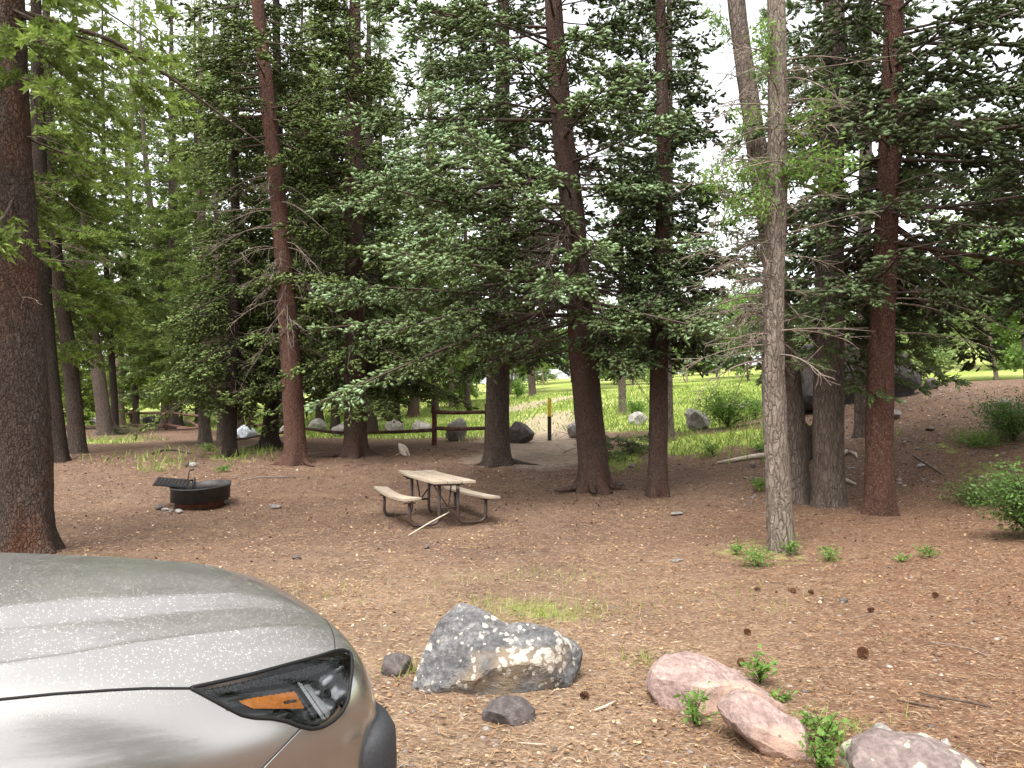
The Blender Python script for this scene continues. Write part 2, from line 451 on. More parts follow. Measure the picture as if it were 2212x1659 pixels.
def finger_mesh(name, P, D, Ln, tint, rng, rad=.16):
    """stubby needle-covered shoots seen as soft little fingers"""
    n = len(P); e1, e2 = orth(D); roll = rng.uniform(0, 6.28, n)
    vs = [P]
    for k in range(3):
        ph = roll + k*2.0944
        vs.append(P + D*(Ln*rng.uniform(.45, .75, n))[:, None] + (e1*np.cos(ph)[:, None] + e2*np.sin(ph)[:, None])*(Ln*rad*rng.uniform(.7, 1.3, n))[:, None])
    vs.append(P + D*Ln[:, None])
    V = np.stack(vs, 1).reshape(-1, 3); i = np.arange(n)*5
    F = np.concatenate([np.stack([i, i+1+(k+1) % 3, i+1+k], 1) for k in range(3)] + [np.stack([i+4, i+1+k, i+1+(k+1) % 3], 1) for k in range(3)])
    tt = np.concatenate([tint+rng.normal(0, .05, n) for k in range(6)])
    return mesh_np(name, V, F, {'tint': ('FACE', np.clip(tt, 0, 1))})

def leaf_mesh(name, P, D, Nn, Ln, Wd, tint):
    """pointed leaves, two triangles folded along the midrib"""
    S = np.cross(D, Nn); S /= np.linalg.norm(S, axis=1, keepdims=True) + 1e-9
    mid = P + D*(Ln*.45)[:, None]
    a = mid + S*(Wd*.5)[:, None] + Nn*(Wd*.12)[:, None]; b = mid - S*(Wd*.5)[:, None] + Nn*(Wd*.12)[:, None]
    tip = P + D*Ln[:, None]
    V = np.stack([P, a, tip, b], 1).reshape(-1, 3); n = len(P)
    i = np.arange(n)*4
    F = np.concatenate([np.stack([i, i+1, i+2], 1), np.stack([i, i+2, i+3], 1)])
    return mesh_np(name, V, F, {'tint': ('FACE', np.tile(np.clip(tint, 0, 1), 2))})

def unit(a):
    return a / (np.linalg.norm(a, axis=-1, keepdims=True) + 1e-9)

def conifer_crown(seed, axis, z0, H, Rb, zcut=99, gap=.30, per=4.5, droop=.28, bare=.18, sl=.15, tw_sp=.15, bias=None, tipf=.35,
                  thin=1.0, m=5, width=.30, lowfade=.6, spars=1.0, finger=False):
    """returns limb polylines, radii and shoot arrays of a conifer crown around the trunk line axis(z)"""
    rng = np.random.default_rng(seed)
    zs = []
    z = z0
    while z < H - .3:
        n = max(2, int(rng.normal(per, 1.0) * (1 if z < zcut else .55)))
        zs += [(z + rng.uniform(-.15, .15)) for _ in range(n)]
        z += gap*rng.uniform(.7, 1.3)*(1 if z < zcut else 1.5)
    zb = np.array(zs); B = len(zb)
    azb = rng.uniform(0, 2*math.pi, B)
    f = np.clip((H - zb)/(H - z0), 0, 1)
    L = Rb*(f**.75)*rng.uniform(.62, 1.12, B)
    L *= np.clip(lowfade + (zb - z0)/1.5, 0, 1)
    if bias is not None:
        L *= 1 + bias[1]*np.cos(azb - bias[0])
    L = np.maximum(L, .35)
    hd = np.stack([np.cos(azb), np.sin(azb), np.zeros(B)], 1)
    a = rng.normal(.02, .10, B) - droop*f*1.1
    b = rng.uniform(-.10, .12, B) + .12*(1-f)
    lat = np.stack([-np.sin(azb), np.cos(azb), np.zeros(B)], 1)*rng.normal(0, .12, B)[:, None]
    base = np.array([axis(zz) for zz in zb])
    N = 6
    ts = np.linspace(0, 1, N)
    def bpos(i, tt):
        return base[i] + hd[i]*(L[i]*tt)[:, None] + lat[i]*(L[i]*tt*tt)[:, None] + np.array([0, 0, 1.0])*(L[i]*(a[i]*tt + b[i]*tt*tt))[:, None]
    I = np.repeat(np.arange(B), N)
    P = bpos(I, np.tile(ts, B)).reshape(B, N, 3)
    Rr = (.006 + .0085*L)[:, None]*(1 - .85*ts)[None]
    # twigs
    nt = np.maximum(3, (L*(1-bare)/tw_sp*2*np.where(zb > zcut, .45, 1.0)*spars).astype(int))
    ti = np.repeat(np.arange(B), nt); T = len(ti)
    tt = bare + (1-bare)*rng.uniform(0, 1, T)**.85
    side = rng.choice([-1, 1], T)
    p0 = bpos(ti, tt)
    tan = unit(bpos(ti, np.minimum(tt+.05, 1.05)) - bpos(ti, tt-.05))
    up = np.array([0, 0, 1.0])
    sv = unit(np.cross(tan, up))*side[:, None]
    lt = np.clip(.10 + .36*(1.05-tt)*L[ti], .08, .62)*rng.uniform(.65, 1.2, T)
    td = unit(tan*rng.uniform(.45, .95, T)[:, None] + sv*rng.uniform(.5, 1.0, T)[:, None] + up*rng.normal(-.10, .20, T)[:, None])
    # shoots
    sp = sl*.62*np.where(zb[ti] > zcut, 2.2, 1.0)/thin
    ns = np.maximum(2, (lt/sp*1.55).astype(int))
    si = np.repeat(np.arange(T), ns); S = len(si)
    ss = rng.uniform(.12, 1.0, S)
    sag = -.22*lt[si]*ss*ss
    sp0 = p0[si] + td[si]*(lt[si]*ss)[:, None] + up*sag[:, None]
    tsd = unit(np.cross(td[si], up))*rng.choice([-1, 1], S)[:, None]
    sd = unit(td[si]*rng.uniform(.5, 1.1, S)[:, None] + tsd*rng.uniform(0, .8, S)[:, None] + up*rng.normal(.02, .28, S)[:, None])
    sln = sl*rng.uniform(.7, 1.3, S)*np.where(zb[ti[si]] > zcut, 1.9, 1.0)
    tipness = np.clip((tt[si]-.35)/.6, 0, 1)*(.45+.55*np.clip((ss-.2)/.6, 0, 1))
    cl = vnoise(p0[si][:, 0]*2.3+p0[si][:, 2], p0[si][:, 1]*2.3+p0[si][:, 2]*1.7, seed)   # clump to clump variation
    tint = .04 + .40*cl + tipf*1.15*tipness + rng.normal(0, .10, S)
    tP = np.stack([p0, p0 + td*lt[:, None] + up*(-.22*lt)[:, None]], 1)
    tR = np.stack([np.full(T, .0045), np.full(T, .0015)], 1)
    keep = zb[ti] < zcut
    return dict(P=P, R=Rr, tP=tP[keep], tR=tR[keep], sP=sp0, sD=sd, sL=sln, tint=tint, m=m, width=width, rng=rng, finger=finger)

def build_crown(name, d, mat, parent):
    if d['finger']:
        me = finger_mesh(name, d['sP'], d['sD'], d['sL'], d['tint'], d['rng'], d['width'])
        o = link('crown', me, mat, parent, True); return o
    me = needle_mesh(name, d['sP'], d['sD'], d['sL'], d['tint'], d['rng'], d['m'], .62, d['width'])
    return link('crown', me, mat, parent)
def build_limbs(d, mat, parent, twigs=True):
    V, F = tubes(d['P'], d['R'], 4)
    if twigs and len(d['tP']):
        V2, F2 = tubes(d['tP'], d['tR'], 3)
        F = np.concatenate([F, F2+len(V)]); V = np.concatenate([V, V2])
    return tag(link('limbs', mesh_np('limbs', V, F), mat, parent, True), kind='stuff')

def dead_twigs(seed, axis, z0, z1, n, Lr=(.4, 1.2), droop=.35, sub=7, az=None, rr=.008, curl=.5):
    """bare grey branches, each with finer side twigs"""
    rng = np.random.default_rng(seed)
    zb = rng.uniform(z0, z1, n); azb = rng.uniform(0, 2*math.pi, n) if az is None else rng.normal(az[0], az[1], n)
    L = rng.uniform(*Lr, n)
    hd = np.stack([np.cos(azb), np.sin(azb), 0*azb], 1); lat = np.stack([-np.sin(azb), np.cos(azb), 0*azb], 1)
    base = np.array([axis(z) for z in zb])
    k1 = rng.normal(0, .25, n); k2 = rng.normal(-droop, .25, n); k3 = rng.normal(0, curl*.5, n)
    up = np.array([0, 0, 1.0])
    def f(i, t):
        return base[i] + hd[i]*(L[i]*t)[:, None] + lat[i]*(L[i]*(k1[i]*t + k3[i]*t*t))[:, None] + up*(L[i]*(.1*t + k2[i]*t*t))[:, None]
    N = 7; ts = np.linspace(0, 1, N); I = np.repeat(np.arange(n), N)
    P = f(I, np.tile(ts, n)).reshape(n, N, 3); Rd = (rr*(.5+L))[:, None]*(1-.8*ts)[None]
    V, F = tubes(P, Rd, 4)
    if sub:
        J = np.repeat(np.arange(n), sub); tt = rng.uniform(.25, 1, len(J))
        p = f(J, tt); l = rng.uniform(.15, .5, len(J))*L[J]*.7
        d = unit(unit(f(J, tt+.05)-p) + rng.normal(0, .55, (len(J), 3)) - up*droop*.5)
        c = rng.normal(0, .25, (len(J), 3))
        q2 = np.stack([p, p+d*(l*.35)[:, None]+c*(l*.08)[:, None], p+d*(l*.7)[:, None]+c*(l*.35)[:, None], p+d*l[:, None]+c*(l*.75)[:, None]], 1)
        V2, F2 = tubes(q2, np.tile(np.array([.0052, .0045, .0036, .0022]), (len(J), 1)), 3)
        F = np.concatenate([F, F2+len(V)]); V = np.concatenate([V, V2])
    return V, F

def trunk_line(pts, y, H, base):
    """pixel points of the trunk's middle -> axis(z) in coordinates relative to base"""
    W = np.array([at(u, v, y) for u, v in pts]) - base
    W[:, 1] = 0
    o = np.argsort(W[:, 2]); W = W[o]
    z = np.concatenate([[-.3], W[:, 2]]); x = np.concatenate([[W[0, 0]], W[:, 0]])
    if len(W) > 1:
        s = np.clip((W[-1, 0]-W[0, 0])/(W[-1, 2]-W[0, 2]), -.12, .12)
    else: s = 0
    z = np.concatenate([z, [W[-1, 2]+ 30]]); x = np.concatenate([x, [W[-1, 0] + s*.5*30]])
    zz = np.linspace(-.3, max(H, W[-1, 2])+.1, 80); xx = np.interp(zz, z, x)
    ker = np.ones(9)/9; xs = np.convolve(np.pad(xx, 4, 'edge'), ker, 'valid')
    return lambda q: np.array([np.interp(q, zz, xs), 0.0, q])

def trunk_mesh(seed, axis, r0, H, sides=20, flare=.35, lobes=5, rough=.05, zstep=.20, top=None):
    rng = np.random.default_rng(seed)
    zs = [-.25]; z = -.25
    while z < (top or H) - .05:
        z += zstep*(.4 if z < .6 else 1 if z < 9 else 2.5); zs.append(min(z, top or H))
    zs = np.array(zs)
    a = np.arange(sides)*2*math.pi/sides
    r = r0*np.clip(1 - zs/H, .02, 1)**.62
    fl = np.exp(-np.maximum(zs+.05, 0)/.22)*flare
    ph = rng.uniform(0, 6.28, 3)
    lob = 1 + fl[:, None]*(1 + .8*np.cos(lobes*a + ph[0]) + .5*np.cos(3*a + ph[1]))[None]
    nz = vnoise(np.cos(a)[None]*3+zs[:, None]*1.3+seed*3.1, np.sin(a)[None]*3+zs[:, None]*.7, seed) - .5
    nf = vnoise(a[None]*9+0*zs[:, None]+seed, zs[:, None]*7, seed+5) - .5
    rr = r[:, None]*lob*(1 + rough*2*nz + rough*nf)
    ax = np.array([axis(z) for z in zs])
    V = ax[:, None] + np.stack([rr*np.cos(a)[None], rr*np.sin(a)[None], np.zeros_like(rr)], -1)
    n, s = rr.shape; idx = np.arange(n*s).reshape(n, s)
    q = np.stack([idx[:-1], np.roll(idx, -1, 1)[:-1], np.roll(idx, -1, 1)[1:], idx[1:]], -1).reshape(-1, 4)
    return mesh_np('trunk', V.reshape(-1, 3), q)

def root_mesh(seed, r0, specs):
    """surface roots running out from the trunk: (azimuth degrees, length)"""
    Vs, Fs, n = [], [], 0
    rng = np.random.default_rng(seed)
    for azd, ln in specs:
        a = R(azd); t = np.linspace(0, 1, 8)
        wig = rng.normal(0, .12)
        pts = np.stack([np.cos(a+wig*t)*(r0*.7+ln*t), np.sin(a+wig*t)*(r0*.7+ln*t), .10*(1-t)**2 - .03*t], -1)
        V, F = tubes(pts[None], (r0*.32*(1-.8*t))[None], 7)
        Vs.append(V); Fs.append(F+n); n += len(V)
    return mesh_np('roots', np.concatenate(Vs), np.concatenate(Fs))

TREES = []
def tree(name, label, cat, pts, wpx, bark, H=16, crown=None, cmat='needles', y=None, dead=None, roots=None, group=None, flare=.35, seed=None, sides=20, rough=.05, live=None, deadneedles=False):
    u, v = pts[0]
    b = gpt(u, v) if y is None else None
    if b is None:
        b = at(u, v, y); b[2] = gzf(b[0], b[1])
    y = b[1]
    seed = seed or int(u*7+v)
    t = thing(name, label, cat, b, 0, group)
    axis = trunk_line(pts, y, H, b)
    r0 = wpx/FPX*y/2
    link('trunk', trunk_mesh(seed, axis, r0, H, sides, flare, rough=rough), M[bark], t, True)
    if roots:
        link('roots', root_mesh(seed, r0, roots), M[bark], t, True)
    if crown:
        kw = dict(crown); v0 = kw.pop('v0'); Rb = kw.pop('R')
        z0 = (CAM_H + (890-v0)/FPX*y) - b[2]
        zc = CAM_H + 960/FPX*y - b[2]
        d = conifer_crown(seed, axis, z0, H, Rb, zcut=kw.pop('zcut', zc), **kw)
        build_crown('crown', d, M[cmat], t); build_limbs(d, M['limb'], t, y < 18)
        TREES.append((label, len(d['sP'])))
    if dead:
        Vs, Fs, n = [], [], 0
        for k, dd in enumerate(dead):
            dd = dict(dd); va, vb = dd.pop('v')
            za = CAM_H + (890-va)/FPX*y - b[2]; zb = CAM_H + (890-vb)/FPX*y - b[2]
            V, F = dead_twigs(seed+k, axis, min(za, zb), max(za, zb), **dd)
            Vs.append(V); Fs.append(F+n); n += len(V)
        tag(link('dead_branches', mesh_np('dead_branches', np.concatenate(Vs), np.concatenate(Fs)), M['deadwood'], t, True), kind='stuff')
    return t, b, axis

LEFT = math.pi
# --- nearest trees
T1, T1b, T1ax = tree('spruce_tree', 'thick rough-barked conifer at the left edge just beyond the car hood', 'tree', [(63, 1190), (52, 900), (38, 600), (24, 400), (10, 0)], 104, 'bark_big', 17,
     dict(v0=420, R=2.9, gap=.42, per=3.4, droop=.42, bare=.22, spars=.9, lowfade=.8), 'needles_yellow', rough=.08, sides=32,
     dead=[dict(v=(250, 780), n=9, Lr=(.5, 1.3), sub=4, droop=.1, az=(.3, .8))])
tree('spruce_tree', 'big central spruce right of the picnic table with drooping pale blue-green boughs', 'tree', [(1287, 1055), (1262, 800), (1250, 640), (1235, 440), (1215, 280), (1203, 150), (1195, 0)], 66, 'bark_rust', 18,
     dict(v0=745, R=4.5, finger=True, width=.19, sl=.155, thin=1.12,  gap=.27, per=5.0, droop=.19, bare=.32, lowfade=.42, bias=(LEFT+.3, .38), tipf=.55, tw_sp=.13, spars=1.1), 'needles_blue', roots=[(200, .7), (250, .5), (-20, .5), (-60, .4)], flare=.45, sides=28,
     dead=[dict(v=(300, 760), n=60, Lr=(.6, 2.2), sub=15, droop=.4), dict(v=(420, 700), n=14, Lr=(1.2, 2.4), sub=26, droop=.45, az=(LEFT+.4, .6))])
tree('spruce_tree', 'slender spruce standing just right of the big central spruce', 'tree', [(1420, 1070), (1424, 800), (1428, 600), (1434, 400), (1426, 0)], 42, 'bark_rust', 15,
     dict(v0=760, R=1.94, finger=True, width=.19, sl=.155, thin=1.12,  gap=.26, per=4.6, droop=.30, bare=.15, tipf=.30), 'needles_dark', sides=24,
     dead=[dict(v=(560, 800), n=22, Lr=(.3, 1.0), sub=7, droop=.4)])
tree('spruce_tree', 'spruce with grey scarred lower trunk in front of the rail fence', 'tree', [(1075, 1003), (1074, 890), (1076, 800), (1079, 600), (1083, 400), (1088, 0)], 54, 'bark_brown', 17,
     dict(v0=750, R=3.4, finger=True, width=.19, sl=.155, thin=1.12,  gap=.28, per=4.8, droop=.32, bare=.22, tipf=.5, bias=(LEFT, .2)), 'needles_blue', roots=[(0, .9), (190, .4)], sides=24,
     dead=[dict(v=(260, 760), n=34, Lr=(.6, 2.0), sub=16, droop=.5), dict(v=(280, 420), n=10, Lr=(.6, 1.2), sub=40, droop=.6, az=(-1.6, .7))])
T23, T23b, T23ax = tree('cottonwood_tree', 'pale grey furrowed trunk nearest on the right with a tuft of bright leaves', 'tree', [(1692, 1190), (1676, 1000), (1668, 800), (1668, 650), (1678, 450), (1682, 250), (1676, 0)], 52, 'bark_grey', 18,
     None, rough=.09, sides=30, flare=.12,
     dead=[dict(v=(60, 780), n=95, Lr=(.3, 1.1), sub=10, droop=.35, curl=1.1, rr=.009), dict(v=(440, 780), n=40, Lr=(.3, .9), sub=16, droop=.2, curl=1.0, rr=.008, az=(LEFT, .9))])
T24, T24b, T24ax = tree('cottonwood_tree', 'leaning brown trunk close behind the pale grey trunk', 'tree', [(1722, 1082), (1712, 900), (1690, 700), (1655, 450), (1625, 250), (1596, 60), (1588, 0)], 56, 'bark_greybrown', 19, None, sides=24,
     dead=[dict(v=(100, 700), n=26, Lr=(.4, 1.1), sub=7, droop=.3, az=(LEFT, .9))])
tree('spruce_tree', 'stout brown spruce trunk between the pale grey trunk and the red trunk', 'tree', [(1790, 1092), (1790, 700), (1794, 400), (1802, 0)], 68, 'bark_greybrown', 18,
     dict(v0=800, R=2.38, gap=.42, per=3.6, droop=.32, bare=.2, tipf=.30), 'needles_dark', sides=28, flare=.2,
     dead=[dict(v=(300, 800), n=18, Lr=(.4, 1.2), sub=7, droop=.3)])
tree('spruce_tree', 'red-barked conifer farthest right with long boughs reaching the right edge', 'tree', [(1899, 1110), (1898, 900), (1906, 700), (1916, 450), (1926, 200), (1932, 0)], 58, 'bark_red', 18,
     dict(v0=640, R=3.8, finger=True, width=.19, sl=.155, thin=1.12,  gap=.29, per=4.8, droop=.22, bare=.24, tipf=.32, bias=(-.2, .35)), 'needles_dark', sides=28, flare=.25,
     dead=[dict(v=(400, 780), n=34, Lr=(.6, 2.0), sub=9, droop=.3, az=(.0, .9))])
# --- middle row
tree('pine_tree', 'tall leaning rust-red pine trunk left of the picnic table', 'tree', [(641, 1002), (632, 850), (622, 680), (607, 480), (588, 320), (570, 130), (554, 0)], 47, 'bark_red', 19,
     dict(v0=330, R=3.1, finger=True, width=.19, sl=.155, thin=1.12,  gap=.34, per=4, droop=.25, bare=.25, tipf=.3), 'needles', roots=[(190, .5), (-30, .5)], sides=24,
     dead=[dict(v=(340, 760), n=52, Lr=(.5, 1.8), sub=11, droop=.6), dict(v=(540, 620), n=10, Lr=(.6, 1.2), sub=24, droop=.8, az=(-1.2, .8))])
tree('spruce_tree', 'straight brown spruce with flared roots behind the picnic table', 'tree', [(768, 985), (767, 800), (766, 600), (764, 300), (767, 0)], 50, 'bark_rust', 18,
     dict(v0=850, R=3.3, finger=True, width=.20, sl=.17, thin=1.0,  gap=.27, per=4.8, droop=.30, bare=.15, tipf=.30), 'needles', flare=.5, roots=[(180, 1.6), (200, 1.1), (150, 1.3), (10, .7)], sides=24,
     dead=[dict(v=(450, 850), n=30, Lr=(.6, 1.5), sub=8, droop=.5)])
tree('spruce_tree', 'dark spruce trunk half hidden behind the straight brown spruce', 'tree', [(802, 940), (800, 800), (798, 500), (796, 0)], 30, 'bark_dark', 20,
     dict(v0=820, R=2.7, gap=.36, per=4, droop=.28, bare=.12, tipf=.3, sl=.21, tw_sp=.19, m=4), 'needles_dark')
tree('spruce_tree', 'dark leaning spruce with spread roots left of the rust-red pine', 'tree', [(578, 966), (590, 873), (600, 769), (604, 600), (600, 300), (596, 0)], 34, 'bark_dark', 19,
     dict(v0=810, R=3.1, finger=True, width=.20, sl=.17, thin=1.0,  gap=.28, per=4.6, droop=.34, bare=.12, tipf=.25), 'needles', flare=.6, roots=[(0, 1.2), (20, .9), (190, .5)],
     dead=[dict(v=(560, 800), n=20, Lr=(.5, 1.4), sub=8, droop=.5)])
tree('spruce_tree', 'small dark spruce with boughs hanging low behind the fire ring', 'tree', [(497, 985), (498, 880), (505, 760), (508, 500), (506, 200)], 27, 'bark_dark', 13,
     dict(v0=860, R=2.19, finger=True, width=.19, sl=.155, thin=1.12,  gap=.25, per=4.8, droop=.42, bare=.08, tipf=.28), 'needles', flare=.5,
     dead=[dict(v=(700, 860), n=34, Lr=(.4, 1.1), sub=9, droop=.6)])
tree('spruce_tree', 'thin grey spruce trunk just left of the low-boughed dark spruce', 'tree', [(478, 962), (476, 860), (470, 600), (462, 200)], 16, 'bark_greybrown', 15,
     dict(v0=850, R=1.88, gap=.32, per=4, droop=.35, bare=.1, tipf=.25), 'needles')
tree('spruce_tree', 'grey spruce with a bright grass tuft at its foot behind the fire ring', 'tree', [(443, 957), (440, 860), (436, 600), (432, 100)], 25, 'bark_greybrown', 17,
     dict(v0=850, R=2.38, gap=.31, per=4.2, droop=.36, bare=.1, tipf=.32), 'needles_yellow')
tree('spruce_tree', 'dark trunk directly behind the thick left-edge conifer', 'tree', [(126, 997), (110, 850), (97, 717), (88, 500), (80, 150)], 42, 'bark_dark', 18,
     dict(v0=600, R=2.38, gap=.36, per=3.8, droop=.3, bare=.2, tipf=.32), 'needles_yellow',
     dead=[dict(v=(500, 760), n=8, Lr=(.5, 1.2), sub=5, droop=.2)])
tree('spruce_tree', 'second trunk right of the thick left-edge conifer, mossy grass at its base', 'tree', [(170, 979), (149, 750), (130, 640), (116, 500), (105, 200)], 34, 'bark_brown', 18,
     dict(v0=760, R=2.25, gap=.34, per=4, droop=.32, bare=.15, tipf=.34), 'needles_yellow')
tree('spruce_tree', 'leaning brown trunk left of the leftmost fence post', 'tree', [(229, 940), (208, 772), (187, 633), (170, 400), (160, 100)], 30, 'bark_brown', 20,
     dict(v0=700, R=2.50, gap=.38, per=4, droop=.32, bare=.15, tipf=.3), 'needles')
tree('spruce_tree', 'brown spruce behind the slender spruce on the meadow edge', 'tree', [(1443, 952), (1440, 800), (1444, 500), (1446, 100)], 26, 'bark_greybrown', 18,
     dict(v0=760, R=2.00, gap=.36, per=4, droop=.28, bare=.12, tipf=.25), 'needles_dark')
tree('spruce_tree', 'grey trunk on the slope behind the red-barked conifer', 'tree', [(1862, 942), (1864, 800), (1868, 500), (1872, 100)], 34, 'bark_greybrown', 18,
     dict(v0=430, R=2.40, gap=.42, per=3.6, droop=.25, bare=.15, tipf=.25), 'needles_dark')

# --- trunks that show between the rows, lighter crowns
FARC = dict(sl=.25, tw_sp=.22, m=4, gap=.40, per=4.6, droop=.30, bare=.1, tipf=.34)
tree('spruce_tree', 'thin dark trunk left of the leftmost fence post', 'tree', [(250, 913), (240, 751), (229, 578), (225, 439), (222, 150)], 15, 'bark_dark', 22, dict(v0=760, R=2.3, **FARC), 'needles', y=36)
tree('pine_tree', 'tall pale tan trunk in the left wood', 'tree', [(258, 884), (257, 751), (265, 647), (278, 474), (284, 200)], 22, 'bark_pale', 26, dict(v0=300, R=2.6, **FARC), 'needles_yellow', y=46)
tree('spruce_tree', 'thin dark trunk right of the pale tan trunk', 'tree', [(295, 880), (282, 750), (275, 500), (270, 200)], 14, 'bark_brown', 20, dict(v0=820, R=2.4, **FARC), 'needles_yellow', y=44)
tree('spruce_tree', 'tall grey-brown trunk rising behind the second fence post from left', 'tree', [(356, 888), (361, 786), (351, 647), (342, 578), (328, 474), (310, 300), (304, 100)], 19, 'bark_greybrown', 24, dict(v0=800, R=2.8, **FARC), 'needles_yellow', y=42)
tree('spruce_tree', 'stout brown trunk just right of the second fence post', 'tree', [(380, 897), (377, 800), (374, 500), (370, 100)], 28, 'bark_brown', 24, dict(v0=830, R=3.0, **FARC), 'needles', y=40)
tree('spruce_tree', 'dark trunk behind the lone fence post', 'tree', [(520, 922), (514, 850), (512, 500), (512, 100)], 18, 'bark_brown', 22, dict(v0=840, R=3.0, **FARC), 'needles', y=34)
tree('spruce_tree', 'straight dark trunk between rust-red pine and straight brown spruce', 'tree', [(725, 918), (724, 800), (722, 500), (720, 100)], 20, 'bark_dark', 23, dict(v0=810, R=3.2, **FARC), 'needles', y=34)
tree('spruce_tree', 'small dark trunk in the grass left of the reddish leaning trunk', 'tree', [(857, 884), (856, 820), (855, 500), (855, 200)], 15, 'bark_brown', 20, dict(v0=800, R=2.6, **FARC), 'needles', y=46)
tree('spruce_tree', 'reddish leaning trunk in the grass behind the fence', 'tree', [(891, 884), (902, 810), (912, 700), (925, 400), (930, 100)], 25, 'bark_rust', 22, dict(v0=790, R=3.0, **FARC), 'needles', y=44)
tree('spruce_tree', 'brown trunk in the greenery between the big central and slender spruces', 'tree', [(1345, 885), (1343, 800), (1342, 600), (1340, 300)], 17, 'bark_greybrown', 17, dict(v0=740, R=1.8, **FARC), 'needles_dark', y=36)
tree('spruce_tree', 'tall spruce filling the gap above the lone fence post', 'tree', [(600, 905), (612, 800), (640, 400), (650, 100)], 18, 'bark_rust', 25, dict(v0=820, R=3.4, **FARC), 'needles', y=40)
tree('spruce_tree', 'tall spruce far behind the straight brown spruce', 'tree', [(690, 893), (688, 800), (684, 400), (680, 100)], 16, 'bark_brown', 26, dict(v0=800, R=3.4, **FARC), 'needles_dark', y=46)
tree('spruce_tree', 'tall spruce behind the grey spruce trunk near the fire ring', 'tree', [(430, 893), (428, 800), (424, 400), (420, 100)], 16, 'bark_brown', 26, dict(v0=820, R=3.4, **FARC), 'needles_yellow', y=46)
tree('spruce_tree', 'tall spruce behind the scarred spruce, right of the undergrowth', 'tree', [(1010, 868), (1008, 780), (1004, 400), (1000, 100)], 14, 'bark_brown', 20, dict(v0=770, R=2.6, **FARC), 'needles', y=50)

tree('spruce_tree', 'tall spruce behind the undergrowth left of the scarred spruce', 'tree', [(940, 872), (938, 780), (934, 400), (930, 100)], 16, 'bark_brown', 23, dict(v0=770, R=3.2, **FARC), 'needles', y=48)
tree('spruce_tree', 'tall spruce right behind the dark half-hidden spruce trunk', 'tree', [(826, 882), (824, 780), (822, 400), (820, 100)], 16, 'bark_brown', 24, dict(v0=780, R=3.2, **FARC), 'needles', y=42)
tree('spruce_tree', 'spruce rising behind the gap between scarred and big central spruce', 'tree', [(1150, 850), (1150, 760), (1150, 400), (1150, 100)], 14, 'bark_brown', 21, dict(v0=640, R=2.4, **FARC), 'needles', y=60)
tree('spruce_tree', 'spruce just beyond the right edge, its boughs hanging into view', 'tree', [(2360, 1060), (2362, 800), (2366, 400), (2370, 0)], 60, 'bark_rust', 18,
     dict(v0=560, R=3.8, gap=.33, per=4.4, droop=.34, bare=.2, tipf=.3, finger=True, width=.19, sl=.155, bias=(LEFT, .3)), 'needles_dark', y=14)

# --- trees of the background, copied from a few patterns
def copy_tree(src, label, group, loc, rz, scale, tilt=(0, 0)):
    r = src.copy(); C.objects.link(r)
    r.location = tuple(float(a) for a in loc); r.rotation_euler = (tilt[0], tilt[1], rz); r.scale = (scale[0], scale[0], scale[1])
    tag(r, label, None, group)
    for ch in src.children:
        c = ch.copy(); C.objects.link(c); c.parent = r
    return r

def far_spruce(seed, H, Rb, mat, bark, z0=.9):
    t = thing('spruce_tree', 'x', 'tree')
    ax = lambda z: np.array([.15*math.sin(z*.25+seed), .12*math.cos(z*.21), z])
    link('trunk', trunk_mesh(seed, ax, .19, H, 10, .3, zstep=.6), M[bark], t, True)
    d = conifer_crown(seed, ax, z0, H, Rb, zcut=99, gap=.48, per=4.6, droop=.26, bare=.10, sl=.30, tw_sp=.24, tipf=.32, m=4, width=.30)
    build_crown('crown', d, M[mat], t); build_limbs(d, M['limb'], t, False)
    return t

def leafy_tree(seed, H, Rb, n, mat, bark, z0=.25, leaf=.16, name='aspen_tree', rt=.09):
    rng = np.random.default_rng(seed)
    t = thing(name, 'x', 'tree')
    ax = lambda z: np.array([.25*math.sin(z*.4+seed), .2*math.cos(z*.33+seed), z])
    link('trunk', trunk_mesh(seed, ax, rt, H, 8, .2, zstep=.5), M[bark], t, True)
    nb = 34
    zb = H*(z0 + (1-z0)*rng.uniform(0, 1, nb)**.9)*.97; azb = rng.uniform(0, 6.28, nb)
    f = np.clip((zb/H-z0)/(1-z0), 0, 1)
    L = Rb*(.35+.75*np.sin(np.clip(f*.85+.12, 0, 1)*math.pi))*rng.uniform(.55, 1.1, nb)
    tip = np.stack([np.cos(azb)*L, np.sin(azb)*L, rng.uniform(.1, .5, nb)*L], 1)
    base = np.array([ax(z) for z in zb])
    P = base[:, None] + tip[:, None]*np.linspace(0, 1, 4)[None, :, None]
    V, F = tubes(P, (rt*.28)*(1-.75*np.linspace(0, 1, 4))[None]*np.ones((nb, 1)), 4)
    tag(link('limbs', mesh_np('limbs', V, F), M[bark], t, True), kind='stuff')
    i = rng.integers(0, nb, n); s = rng.uniform(.3, 1.08, n)
    p = base[i] + tip[i]*s[:, None] + rng.normal(0, 1, (n, 3))*np.array([.26, .26, .20])*(Rb*.55)*(.5+.5*s)[:, None]
    D = unit(rng.normal(0, 1, (n, 3)) + np.array([0, 0, -.3])); Nn = unit(np.cross(D, rng.normal(0, 1, (n, 3))))
    Ln = leaf*rng.uniform(.6, 1.3, n)
    cl = vnoise(p[:, 0]*1.1+p[:, 2], p[:, 1]*1.1+p[:, 2], seed)
    me = leaf_mesh('crown', p, D, Nn, Ln, Ln*.7, .15+.6*cl+rng.normal(0, .12, n))
    link('crown', me, M[mat], t)
    return t

